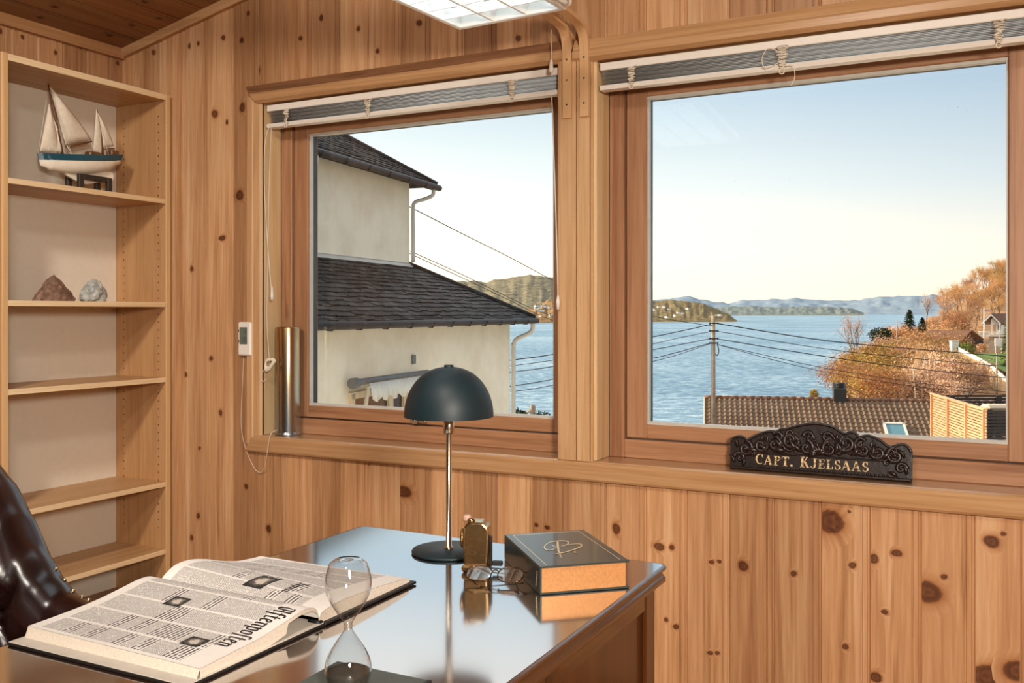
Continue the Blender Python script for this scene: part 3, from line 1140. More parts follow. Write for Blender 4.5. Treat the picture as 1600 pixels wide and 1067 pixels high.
# ------------------------------------------------------------------ carved name board
PQ = Vector((2.805, 0.050, SILL + 0.0005))
t = thing('name_board', 'dark carved wooden name board with gilt lettering leaning on the right window sill', 'name board', PQ)
LEAN = R(9)
ex = Vector((1, 0, 0))
ez = Vector((0, math.sin(LEAN), math.cos(LEAN)))
en = Vector((0, -math.cos(LEAN), math.sin(LEAN)))


def pq(x, z, d=0.0):
    return PQ + ex * x + ez * z + en * d


zx = 0.552 / 273.0
outl = [(0, 0)] + [((u - 120) / 1365 * 0.552, ((430 + (u - 120) * 0.0696) - v) / 1365 * 0.552) for u, v in
        [(118, 200), (132, 176), (168, 162), (205, 165), (228, 182), (248, 200), (275, 182), (330, 150), (400, 128), (455, 126), (480, 132), (510, 110), (560, 106), (640, 86), (715, 72), (790, 70), (860, 82), (920, 102), (980, 142), (1010, 152), (1035, 140), (1065, 140), (1092, 158), (1110, 178), (1165, 166), (1220, 182), (1268, 208), (1310, 244), (1345, 262), (1385, 240), (1430, 236), (1468, 262), (1485, 300)]] + [(0.552, 0)]
m = MB()
m.prism([pq(x, z, -0.008) for x, z in outl], en * 0.018)
bd = m.build('board', M['carved'], t)
m = MB()
# raised edge following the outline, base moulding and name panel frame
m.tube(smooth_path([pq(x * 0.99 + 0.003, max(z - 0.004, 0.003), 0.011) for x, z in outl[1:-1]], 3), 0.0045, 8)
m.box((0, 0, 0), (0.552, 0.010, 0.010), 0, 0.003, Matrix(((1, 0, 0, PQ.x), (0, ez.y, en.y, PQ.y), (0, ez.z, en.z, PQ.z), (0, 0, 0, 1))) @ Matrix.Translation((0, 0, 0.006)))
for i in range(34):
    m.ball(pq(0.095 + i * 0.0118, 0.0135, 0.0125), 0.0042, 6)
m.box((0.075, 0.055, 0.008), (0.478, 0.0605, 0.0145), 0, 0.002, Matrix(((1, 0, 0, PQ.x), (0, ez.y, en.y, PQ.y), (0, ez.z, en.z, PQ.z), (0, 0, 0, 1))))
m.build('moulding', M['carved'], t)
m = MB()
rr = random.Random(5)


def scroll(x, z, r, turn, a0, w=0.006, flip=1):
    pts, rad = [], []
    N = 26
    for i in range(N + 1):
        f = i / N
        a = a0 + flip * turn * f
        q = r * (1 - 0.82 * f)
        pts.append(pq(x + q * math.cos(a), z + q * math.sin(a), 0.0105))
        rad.append(w * 1.4 * (1 - 0.4 * f))
    m.tube(pts, rad, 7)
    m.ball(pq(x, z, 0.012), w * 1.2, 8)


def leaf(x, z, a, L, w):
    pts, rad = [], []
    for i in range(8):
        f = i / 7
        pts.append(pq(x + L * f * math.cos(a + 0.5 * f), z + L * f * math.sin(a + 0.5 * f), 0.0105 + 0.003 * math.sin(PI * f)))
        rad.append(max(0.001, 1.3 * w * math.sin(PI * (0.12 + 0.86 * f))))
    m.tube(pts, rad, 7)


def hgt(x):
    best = 0.09
    for (xa, za), (xb, zb) in zip(outl[1:-1], outl[2:-1]):
        if xa <= x <= xb and xb > xa:
            best = za + (zb - za) * (x - xa) / (xb - xa)
    return best


mid = 0.276
for s in (1, -1):
    for dx, z, r, tr, a0, w in ((0.035, 0.083, 0.024, 7.5, PI * 0.5, 0.006), (0.028, 0.118, 0.018, 7, 0, 0.005), (0.085, 0.105, 0.028, 8, PI, 0.0065), (0.135, 0.088, 0.024, 7.5, PI * 0.5, 0.006),
                                 (0.125, 0.118, 0.018, 7, 0.5, 0.005), (0.178, 0.082, 0.022, 7.5, PI, 0.0058), (0.228, 0.075, 0.026, 8, PI * 0.5, 0.006), (0.245, 0.038, 0.018, 7, 0, 0.005), (0.205, 0.052, 0.012, 6.5, 0, 0.004)):
        x = mid + s * dx
        hh = hgt(x) - r - 0.006
        scroll(x, min(z, max(hh, 0.02)), r, tr, a0 if s > 0 else PI - a0, w, s)
    for dx, z, a, L, w in ((0.05, 0.07, 0.9, 0.045, 0.007), (0.07, 0.068, 1.5, 0.05, 0.007), (0.10, 0.068, 0.4, 0.04, 0.0065), (0.11, 0.075, 1.2, 0.045, 0.0065), (0.155, 0.066, 0.8, 0.045, 0.006), (0.185, 0.064, 0.3, 0.04, 0.006), (0.19, 0.095, -0.4, 0.035, 0.005), (0.05, 0.128, 0.3, 0.035, 0.005), (0.255, 0.07, 1.8, 0.035, 0.005), (0.26, 0.02, 1.4, 0.035, 0.005), (0.235, 0.012, 2.2, 0.03, 0.005)):
        x = mid + s * dx
        if z + 0.03 < hgt(x):
            leaf(x, z, a if s > 0 else PI - a, L, w)
for k in range(7):
    a = PI * k / 6
    leaf(mid, 0.066, a, 0.032, 0.006)
for i in range(46):
    x = 0.02 + 0.512 * rr.random()
    z = 0.068 + rr.random() * 0.07
    if z < hgt(x) - 0.018:
        scroll(x, z, 0.009 + 0.006 * rr.random(), 6.5, rr.random() * 6, 0.0036, rr.choice((1, -1)))
for i in range(60):
    x = 0.02 + 0.512 * rr.random()
    z = 0.066 + rr.random() * 0.075
    if z < hgt(x) - 0.012:
        m.ball(pq(x, z, 0.0095), 0.003 + 0.003 * rr.random(), 7)
m.build('carving', M['carved'], t)


# lettering: strokes with thick and thin
class Glyph:
    def __init__(s, mb, fr):
        s.mb, s.fr = mb, fr

    def poly(s, pts, th=0.0012):
        P = [s.fr(x, y, 0) for x, y in pts]
        s.mb.prism(P, s.fr(0, 0, th) - s.fr(0, 0, 0))

    def rect(s, x0, y0, x1, y1):
        s.poly([(x0, y0), (x1, y0), (x1, y1), (x0, y1)])

    def diag(s, x0, y0, x1, y1, w):
        s.poly([(x0 - w / 2, y0), (x0 + w / 2, y0), (x1 + w / 2, y1), (x1 - w / 2, y1)])

    def curve(s, cx, cy, rx, ry, a0, a1, w0, w1, n=14):
        """arc whose pen width swells from w0 at the ends to w1 at the horizontal extremes"""
        for i in range(n):
            q = []
            for k in (i, i + 1):
                a = R(a0 + (a1 - a0) * k / n)
                w = w0 + (w1 - w0) * abs(math.cos(a))
                q.append((a, w))
            (a, wa), (b_, wb_) = q
            s.poly([(cx + (rx - wa / 2) * math.cos(a), cy + (ry - w0 / 2) * math.sin(a)), (cx + (rx + wa / 2) * math.cos(a), cy + (ry + w0 / 2) * math.sin(a)),
                    (cx + (rx + wb_ / 2) * math.cos(b_), cy + (ry + w0 / 2) * math.sin(b_)), (cx + (rx - wb_ / 2) * math.cos(b_), cy + (ry - w0 / 2) * math.sin(b_))])


T, t_ = 0.2, 0.07     # thick and thin pen


def serif_letter(g, ch):
    if ch == 'C':
        g.curve(0.42, 0.5, 0.33, 0.46, 50, 310, t_, T)
        g.rect(0.62, 0.66, 0.69, 0.92)
        return 0.8
    if ch == 'A':
        g.diag(0.08, 0.0, 0.40, 1.0, t_); g.diag(0.72, 0.0, 0.40, 1.0, T); g.rect(0.2, 0.32, 0.6, 0.32 + t_); g.rect(-0.02, 0, 0.22, t_); g.rect(0.56, 0, 0.9, t_)
        return 0.95
    if ch == 'P':
        g.rect(0.12, 0, 0.12 + T, 1); g.rect(0.02, 0, 0.44, t_); g.rect(0.02, 1 - t_, 0.4, 1); g.curve(0.38, 0.74, 0.26, 0.23, -90, 90, t_, T)
        return 0.8
    if ch == 'T':
        g.rect(0.3, 0, 0.3 + T, 1); g.rect(0.18, 0, 0.62, t_); g.rect(0.02, 1 - t_, 0.78, 1); g.rect(0.02, 0.76, 0.08, 1); g.rect(0.72, 0.76, 0.78, 1)
        return 0.88
    if ch == '.':
        g.rect(0.05, 0, 0.25, 0.2)
        return 0.55
    if ch == 'K':
        g.rect(0.12, 0, 0.12 + T, 1); g.rect(0.02, 0, 0.42, t_); g.rect(0.02, 1 - t_, 0.42, 1); g.diag(0.36, 0.46, 0.68, 1.0, t_); g.diag(0.76, 0, 0.42, 0.58, T); g.rect(0.56, 1 - t_, 0.82, 1); g.rect(0.6, 0, 0.94, t_)
        return 0.98
    if ch == 'J':
        g.rect(0.3, 0.2, 0.3 + T, 1); g.rect(0.2, 1 - t_, 0.6, 1); g.curve(0.22, 0.2, 0.18, 0.18, 180, 360, t_, T * 0.8)
        return 0.68
    if ch == 'E':
        g.rect(0.12, 0, 0.12 + T, 1); g.rect(0.02, 0, 0.68, t_); g.rect(0.02, 1 - t_, 0.66, 1); g.rect(0.3, 0.48, 0.54, 0.48 + t_); g.rect(0.62, 0, 0.68, 0.26); g.rect(0.6, 0.76, 0.66, 1); g.rect(0.5, 0.38, 0.55, 0.64)
        return 0.8
    if ch == 'L':
        g.rect(0.12, 0, 0.12 + T, 1); g.rect(0.02, 0, 0.66, t_); g.rect(0.02, 1 - t_, 0.42, 1); g.rect(0.6, 0, 0.66, 0.28)
        return 0.76
    if ch == 'S':
        g.curve(0.34, 0.74, 0.22, 0.225, 40, 270, t_, T * 0.9); g.curve(0.34, 0.27, 0.24, 0.235, -140, 90, t_, T)
        g.rect(0.5, 0.72, 0.56, 0.98); g.rect(0.1, 0.02, 0.16, 0.3)
        return 0.74
    return 0.5


x = 0.083
H = 0.030
for ch in 'CAPT. KJELSAAS':
    hh = H * (1.12 if ch in 'CK' else 1.0)
    m = MB()
    g = Glyph(m, lambda a, b_, d, x=x, hh=hh: pq(x + a * hh * 0.98, 0.0205 + b_ * hh, 0.0102 + d))
    x += (serif_letter(g, ch) * hh * 0.98 if ch != ' ' else 0.011) + 0.0015
    if m.v:
        m.build('letter', M['letter'], t)


# ------------------------------------------------------------------ bracketed fluorescent light
FX = Vector((2.434, -0.443, 2.162))
t = thing('wall_light', 'white fluorescent light with louvred grid carried on two bentwood wall arms', 'light', FX)
ra = R(-4.5)
fx = Vector((-math.cos(ra), -math.sin(ra), 0))      # across, from the right edge to the left
fy = Vector((-math.sin(ra) * -1 * -1, -math.cos(ra), 0))  # away from the wall
fy = Vector((math.sin(ra), -math.cos(ra), 0))
fz = Vector((0, 0, 1))
MX = Matrix(((fx.x, fy.x, 0, FX.x), (fx.y, fy.y, 0, FX.y), (0, 0, 1, FX.z), (0, 0, 0, 1)))
FW, FL = 0.392, 1.25
m = MB()
rim = 0.016
m.box((0.0, 0.0, 0.0), (rim, FL, 0.05), 0, 0.002, MX)
m.box((FW - rim, 0.0, 0.0), (FW, FL, 0.05), 0, 0.002, MX)
m.box((rim, 0.0, 0.0), (FW - rim, rim, 0.05), 0, 0.002, MX)
m.box((rim, FL - rim, 0.0), (FW - rim, FL, 0.05), 0, 0.002, MX)
m.box((0.0, 0.0, 0.05), (FW, FL, 0.056), 0, 0.002, MX)
m.prism([MX @ Vector((0.03, y, z)) for y, z in ((0.03, 0.056), (FL - 0.03, 0.056), (FL - 0.08, 0.085), (0.08, 0.085))], fx * (FW - 0.06))
m.build('housing', M['lampwhite'], t)
m = MB()
m.box((-0.022, 0.0, 0.006), (0.0, FL, 0.046), 0, 0.008, MX)
m.build('side_rail', M['white'], t)
m = MB()
for i in range(1, 14):
    y = rim + (FL - 2 * rim) * i / 14
    m.box((rim, y - 0.0018, 0.004), (FW - rim, y + 0.0018, 0.034), 0, 0, MX)
for k in (1, 2):
    xx = rim + (FW - 2 * rim) * k / 3
    m.prism([MX @ Vector((xx + d, rim, z)) for d, z in ((-0.004, 0.005), (0.004, 0.005), (0.018, 0.04), (-0.018, 0.04))], fy * (FL - 2 * rim))
m.build('louvre_grid', M['lampwhite'], t)
TUBE = plain('fluorescent_tube_glass', 'f4f6f6', 0.3, var=0, Emission_Color=(0.66, 0.86, 1.0, 1), Emission_Strength=7.0)
for k in range(3):
    xx = rim + (FW - 2 * rim) * (k + 0.5) / 3
    m = MB()
    m.tube([MX @ Vector((xx, 0.05, 0.04)), MX @ Vector((xx, FL - 0.05, 0.04))], 0.008, 12)
    m.build('fluorescent_tube', TUBE, t)
m = MB()
for xa in (2.2535, 2.3185):
    mats = []
    w = 0.0165
    path = [(-0.028, 1.928), (-0.028, 2.05), (-0.028, 2.14), (-0.034, 2.19), (-0.052, 2.222), (-0.085, 2.238), (-0.15, 2.243), (-0.30, 2.246), (-0.62, 2.25), (-0.9, 2.25)]
    path = smooth_path([Vector((0, a, b_)) for a, b_ in path], 5)
    m = MB()
    rows = []
    for i, p in enumerate(path):
        tg = (path[min(i + 1, len(path) - 1)] - path[max(i - 1, 0)]).normalized()
        nn = Vector((0, -tg.z, tg.y)) * 0.008
        sx_ = xa + 0.02 * max(0, -p.y - 0.1)
        rows.append([Vector((sx_ - w, p.y - nn.y, p.z - nn.z)), Vector((sx_ + w, p.y - nn.y, p.z - nn.z)), Vector((sx_ + w, p.y + nn.y, p.z + nn.z)), Vector((sx_ - w, p.y + nn.y, p.z + nn.z))])
    bs = m.grid(rows, 0, False, True)
    m.f.append([bs + k for k in range(4)]); m.mi.append(0); m.sm.append(False)
    m.f.append([bs + (len(rows) - 1) * 4 + k for k in range(4)]); m.mi.append(0); m.sm.append(False)
    am = m.build('bentwood_arm', M['bentwood'], t)
    for z in (1.975, 2.06, 2.132):
        m = MB()
        m.lathe([(0.0035, 0), (0.003, 0.001), (0.0, 0.0012)], (xa, -0.0365, z), 8, mtx=Matrix.Rotation(R(90), 4, 'X'))
        m.build('screw', M['stand'], am)
m = MB()
m.tube(smooth_path([MX @ Vector(p) for p in ((-0.01, 0.10, 0.05), (-0.05, 0.08, 0.02), (-0.075, 0.1, -0.005), (-0.06, 0.14, -0.01), (-0.03, 0.18, 0.02), (-0.01, 0.2, 0.05))], 8), 0.004, 8)
m.build('cable', M['white'], t)
m = MB()
a = W(862, 0, -0.32); 
pc = W(862, 92, -0.06)
m.tube([(pc.x, pc.y, 2.235), (pc.x, pc.y, pc.z)], 0.0013, 6)
m.build('pull_cord', M['cord'], t)
m = MB()
m.lathe([(0.0, -0.048), (0.008, -0.046), (0.0085, -0.04), (0.006, -0.012), (0.003, -0.002), (0, 0)], (pc.x - 0.002, pc.y, pc.z), 14)
m.build('cord_pull', M['white'], t)
# ------------------------------------------------------------------ writing desk
DZ = 0.75
t = thing('desk', 'dark brown oak writing desk with moulded top in front of the windows', 'desk', (2.63, -1.95, 0))
x0, x1, y0, y1 = 2.255, 3.006, -2.74, -1.224


def rounded(x0, x1, y0, y1, r, inset=0.0, n=6):
    x0 += inset; x1 -= inset; y0 += inset; y1 -= inset
    r = max(r - inset, 0.002)
    out = []
    for cx, cy, a in ((x1 - r, y1 - r, 0), (x0 + r, y1 - r, 90), (x0 + r, y0 + r, 180), (x1 - r, y0 + r, 270)):
        for k in range(n + 1):
            q = R(a + 90 * k / n)
            out.append((cx + r * math.cos(q), cy + r * math.sin(q)))
    return out


m = MB()
prof = [(0.008, 0.0), (0.0015, -0.001), (0.0, -0.004), (0.0015, -0.0075), (0.006, -0.009), (0.009, -0.013), (0.006, -0.019), (0.0015, -0.024), (0.0015, -0.030), (0.006, -0.034), (0.014, -0.036)]
rows = []
for ins, dz in prof:
    rows.append([Vector((x, y, DZ + dz)) for x, y in rounded(x0, x1, y0, y1, 0.022, ins)])
b_ = m.grid(rows, 1, True, True)
n = len(rows[0])
m.f.append([b_ + k for k in range(n)]); m.mi.append(0); m.sm.append(False)
m.f.append([b_ + (len(rows) - 1) * n + k for k in range(n)][::-1]); m.mi.append(1); m.sm.append(False)
m.build('desk_top', [M['desk_top'], M['desk_edge']], t)
# carcase: two pedestals joined by a back panel, frame-and-panel right side
px0, px1, py0, py1 = 2.305, 2.982, -2.69, -1.255
for a, bq in ((py1 - 0.46, py1), (py0, py0 + 0.46)):
    m = MB()
    m.box((px0, a, 0.0), (px1 - 0.018, bq, DZ - 0.034), 0, 0.003)
    ped = m.build('pedestal', M['desk'], t)
    for z0, z1 in ((0.09, 0.28), (0.3, 0.49), (0.51, 0.70)):
        m = MB()
        m.box((px0 - 0.018, a + 0.02, z0), (px0, bq - 0.02, z1), 0, 0.004)
        d = m.build('drawer', M['desk'], ped)
m = MB()
m.box((px1 - 0.018, py0, 0.0), (px1 - 0.006, py1, DZ - 0.034), 0, 0.001)
m.build('modesty_panel', M['desk'], t)
for a, bq in ((py1 - 0.05, py1), (py1 - 0.50, py1 - 0.455), (py0 + 0.455, py0 + 0.50), (py0, py0 + 0.05)):
    m = MB()
    m.box((px1 - 0.006, a, 0.0), (px1 + 0.004, bq, DZ - 0.034), 0, 0.002)
    m.build('stile', M['desk'], t)
for z0, z1 in ((DZ - 0.075, DZ - 0.034), (0.0, 0.09)):
    m = MB()
    m.box((px1 - 0.006, py0 + 0.05, z0), (px1 + 0.002, py1 - 0.05, z1), 0, 0.002)
    m.build('rail', M['desk_edge'], t)
ZT = DZ + 0.0004

# ------------------------------------------------------------------ desk lamp
c = Vector((2.568, -1.348, ZT))
t = thing('desk_lamp', 'desk lamp with black dome shade and slim brass stem on the desk', 'lamp', c)
m = MB()
m.lathe([(0, 0), (0.076, 0), (0.0775, 0.002), (0.0775, 0.004), (0.076, 0.006), (0, 0.0075)], c, 56)
m.build('base', M['dark_teal'], t)
m = MB()
m.lathe([(0.009, 0.0075), (0.009, 0.012), (0.0062, 0.013), (0.0062, 0.25)], c, 24)
m.build('stem', M['steel'], t)
m = MB()
m.lathe([(0.0, 0.248), (0.0105, 0.248), (0.0115, 0.25), (0.0115, 0.295), (0.0, 0.295)], c, 28)
m.build('socket', M['steel'], t)
m = MB()
sr, sh, zb = 0.0935, 0.104, 0.2835
out = []
for i in range(25):
    a = PI / 2 * i / 24
    out.append((sr * math.cos(a) ** 0.93 if i < 24 else 0.0, zb + sh * math.sin(a) ** 0.96))
inn = [(max(0, r_ - 0.0016), z - 0.0016 * (1 if z > zb + 0.01 else 0)) for r_, z in reversed(out)]
m.lathe(out, c, 64, 0)
m.lathe(inn, c, 64, 1)
m.lathe([(sr, zb), (sr - 0.0016, zb)], c, 64, 0)
m.build('shade', [M['dark_teal'], M['lamp_in']], t, recalc=False)
m = MB()
m.lathe([(0.010, zb + sh - 0.001), (0.010, zb + sh + 0.003), (0.008, zb + sh + 0.004), (0, zb + sh + 0.004)], c, 20)
m.build('cap', M['dark_teal'], t)

# ------------------------------------------------------------------ brass pencil sharpener
c = Vector((2.690, -1.440, ZT))
t = thing('pencil_sharpener', 'old brass desk pencil sharpener with rounded top beside the lamp', 'pencil sharpener', c)
ang = YAW - R(8)
Mx = Matrix.Translation(c) @ Matrix.Rotation(ang, 4, 'Z')
m = MB()
m.box((-0.029, -0.024, 0), (0.025, 0.024, 0.0135), 0, 0.004, Mx)
m.build('foot', M['brass'], t)
m = MB()
# body outline in local x-z: upright box with a rounded hood leaning to the right
ol = [(-0.025, 0.0135), (0.021, 0.0135), (0.022, 0.03), (0.0235, 0.06), (0.0235, 0.074)]
ol += [(0.0065 + 0.017 * math.cos(R(a)), 0.076 + 0.020 * math.sin(R(a))) for a in range(0, 91, 10)]
ol += [(-0.012, 0.0955), (-0.02, 0.093), (-0.0245, 0.086), (-0.026, 0.07), (-0.0265, 0.045)]
m.prism([Mx @ Vector((x, -0.020, z)) for x, z in ol], Mx.to_3x3() @ Vector((0, 0.040, 0)), 0)
bd = m.build('body', M['brass'], t)
bv = bd.modifiers.new('bevel', 'BEVEL'); bv.width = 0.0035; bv.segments = 2; bv.limit_method = 'ANGLE'; bv.angle_limit = R(50)
m = MB()
rot = Matrix.Rotation(R(-90), 4, 'Y')
m.lathe([(0, 0), (0.0185, 0), (0.0195, 0.003), (0.0185, 0.006), (0.013, 0.0075), (0.012, 0.005), (0.005, 0.005), (0.0045, 0.003), (0, 0.003)], Mx @ Vector((-0.0262, 0, 0.062)), 28, mtx=(Matrix.Rotation(ang, 4, 'Z') @ rot))
m.build('pencil_dial', M['brass'], t)
m = MB()
m.lathe([(0, 0), (0.007, 0), (0.0085, 0.003), (0.008, 0.009), (0.006, 0.012), (0, 0.012)], Mx @ Vector((-0.0225, 0.004, 0.094)), 16)
m.build('clamp_knob', plain('pink_painted_knob', 'c9a08c', 0.4), t)
m = MB()
m.lathe([(0, 0), (0.006, 0), (0.0075, 0.002), (0.007, 0.006), (0, 0.007)], Mx @ Vector((-0.012, -0.006, 0.0945)), 16)
m.build('thumb_screw', M['brass'], t)
m = MB()
m.box((0.0225, -0.006, 0.012), (0.0275, 0.006, 0.068), 0, 0.002, Mx)
m.build('crank_arm', M['stand'], t)
m = MB()
m.box((0.0275, -0.005, 0.010), (0.0485, 0.005, 0.0195), 0, 0.002, Mx)
m.build('crank_handle', M['rubber'], t)

# ------------------------------------------------------------------ folded spectacles
c = Vector((2.765, -1.520, ZT))
t = thing('spectacles', 'folded thin-rimmed spectacles lying in front of the brass sharpener', 'spectacles', c)
sa = R(-12)
u_ = RGT * math.cos(sa) + FWD * math.sin(sa)          # along the front
w_ = (FWD * math.cos(sa) - RGT * math.sin(sa))        # away from the viewer
tilt = R(28)
vv = (w_ * math.cos(tilt) + Vector((0, 0, 1)) * math.sin(tilt))


def sp(a, b_, d=0.0):
    return c + u_ * a + vv * b_ + Vector((0, 0, 0.006 + d))


def lens_loop(cx, rx, ry, n=28):
    return [sp(cx + rx * math.copysign(abs(math.cos(q)) ** 0.8, math.cos(q)), 0.022 + ry * math.copysign(abs(math.sin(q)) ** 0.8, math.sin(q))) for q in (2 * PI * k / n for k in range(n))]


for cx in (-0.030, 0.030):
    lp = lens_loop(cx, 0.024, 0.0195)
    m = MB(); m.tube(lp, 0.0011, 6, closed=True)
    rim_ = m.build('rim', M['bronze'], t)
    m = MB()
    m.prism(lp, (vv.cross(u_)) * 0.0012)
    m.build('lens', M['lens_glass'], rim_)
m = MB(); m.tube(smooth_path([sp(-0.007, 0.027), sp(0, 0.033), sp(0.007, 0.027)], 5), 0.0012, 6); m.build('bridge', M['bronze'], t)
for s, dz in ((-1, 0.004), (1, 0.012)):
    m = MB()
    hng = sp(s * 0.055, 0.030)
    m.tube(smooth_path([sp(s * 0.053, 0.028), hng, hng + w_ * 0.006 + Vector((0, 0, -0.001)), hng - u_ * s * 0.05 + w_ * 0.016 + Vector((0, 0, dz - 0.012)), hng - u_ * s * 0.09 + w_ * 0.022 + Vector((0, 0, dz - 0.016)), hng - u_ * s * 0.105 + w_ * 0.012 + Vector((0, 0, -0.018))], 5), [0.0012] * 26, 6)
    m.build('temple', M['bronze'], t)
m = MB()
m.tube(smooth_path([sp(0.042, 0.004), c + u_ * 0.045 - w_ * 0.004 + Vector((0, 0, 0.008)), c + u_ * 0.052 - w_ * 0.02 + Vector((0, 0, 0.004)), c + u_ * 0.058 - w_ * 0.035 + Vector((0, 0, 0.002))], 5), 0.0016, 6)
m.build('temple_tip', M['rubber'], t)
m = MB()
for cx in (-0.008, 0.008):
    m.ball(sp(cx, 0.018, -0.003), 0.003, 8, 0, (0.6, 0.6, 1))
m.build('nose_pads', M['bronze'], t)

# ------------------------------------------------------------------ thick green book
K = Vector((2.868, -1.534, ZT))
t = thing('book', 'thick closed dark green book with gilt monogram at the right of the desk', 'book', K)
es = Vector((-0.172, 0.190, 0)).normalized()     # along the spine
ew = Vector((0.128, 0.112, 0)).normalized()      # across the cover
ew = (ew - es * ew.dot(es)).normalized()
LS, LW, TH = 0.252, 0.170, 0.0505
Mb = Matrix(((ew.x, es.x, 0, K.x), (ew.y, es.y, 0, K.y), (0, 0, 1, K.z), (0, 0, 0, 1)))
m = MB(); m.box((0, 0, 0), (LW, LS, 0.0035), 0, 0.001, Mb); m.build('cover', M['green_cloth'], t)
m = MB(); m.box((0, 0, TH - 0.0035), (LW, LS, TH), 0, 0.001, Mb); cv = m.build('cover', M['green_cloth'], t)
m = MB(); m.box((0, 0, 0.003), (0.004, LS, TH - 0.003), 0, 0.0008, Mb); spn = m.build('spine', M['green_cloth'], t)
m = MB(); m.box((0.004, 0.004, 0.0035), (LW - 0.006, LS - 0.004, TH - 0.0035), 0, 0, Mb); m.build('page_block', M['gilt'], t)
m = MB()
for lo, hi in (((0.014, 0.010, 0), (0.0155, LS - 0.010, 0)), ((LW - 0.0155, 0.010, 0), (LW - 0.014, LS - 0.010, 0)), ((0.0155, LS - 0.0115, 0), (LW - 0.0155, LS - 0.010, 0)), ):
    m.box((lo[0], lo[1], TH), (hi[0], hi[1], TH + 0.0003), 0, 0, Mb)


def ribbon(m, pts, widths, fr, sub=8, th=0.0003):
    P = smooth_path([Vector((x, y, 0)) for x, y in pts], sub)
    n = len(P)
    L, Rr = [], []
    for i, p in enumerate(P):
        tg = (P[min(i + 1, n - 1)] - P[max(i - 1, 0)]).normalized()
        f = i / (n - 1) * (len(widths) - 1)
        k = min(int(f), len(widths) - 2)
        w = widths[k] + (widths[k + 1] - widths[k]) * (f - k)
        nn = Vector((-tg.y, tg.x, 0)) * w / 2
        L.append(fr((p + nn).x, (p + nn).y)); Rr.append(fr((p - nn).x, (p - nn).y))
    m.grid([L, Rr], 0, False)


# monogram drawn in the frame of someone reading the cover from its spine side
bk = lambda u, v: (lambda p: (p.x, p.y, p.z))(CAM + (FWD + RGT * ((u - 800) / F) + Vector((0, 0, (HY - v) / F))) * ((K.z + TH + 0.0006 - CAM.z) / ((HY - v) / F)))
z3 = lambda a, b_: bk(820 + a / 8.892, 820 + b_ / 8.892)
ribbon(m, [(455, 222), (458, 290), (470, 360), (492, 420), (512, 458)], [26, 30, 26, 18, 3], z3)
ribbon(m, [(380, 290), (415, 295), (420, 320), (380, 345), (320, 348), (275, 325), (280, 290), (340, 245), (440, 225), (540, 222), (600, 235), (600, 262), (560, 285), (490, 300)], [14, 10, 8, 10, 12, 14, 12, 10, 10, 12, 16, 16, 12, 6], z3)
ribbon(m, [(490, 300), (600, 275), (720, 264), (785, 272), (780, 300), (700, 335), (590, 370), (480, 395), (405, 405)], [5, 6, 8, 14, 18, 14, 12, 12, 4], z3)
ribbon(m, [(680, 376), (700, 378), (720, 380)], [14, 18, 12], z3)
m.build('gilt_decoration', M['gold'], cv)
m = MB()
for k in range(6):
    m.box((-0.0004, 0.022 - 0.0012 * k, 0.010 + 0.005 * k), (0.0, 0.0255 - 0.0012 * k, 0.0135 + 0.005 * k), 0, 0, Mb)
m.build('spine_ornament', M['gold'], spn)

# ------------------------------------------------------------------ open bound volume of newspapers
XA, XB = 2.272, 2.628
YN, YS, YF = -2.128, -1.850, -1.575
t = thing('newspaper_volume', 'large open bound volume of old newspapers lying on the left of the desk', 'book', ((XA + XB) / 2, YS, ZT))
m = MB()
m.box((XA - 0.006, YN, ZT), (XB + 0.006, YS + 0.012, ZT + 0.004), 0, 0.001)
m.build('cover', [M['black_board']], t)
m = MB()
m.box((XA - 0.006, YN + 0.0015, ZT + 0.004), (XB + 0.004, YS + 0.02, ZT + 0.0055), 0, 0.0005)
m.build('endpaper', [M['board']], t)
m = MB()
m.box((XA + 0.0, YS + 0.010, ZT + 0.001), (XB + 0.008, YF, ZT + 0.0055), 0, 0.001)
m.build('cover', M['black_board'], t)


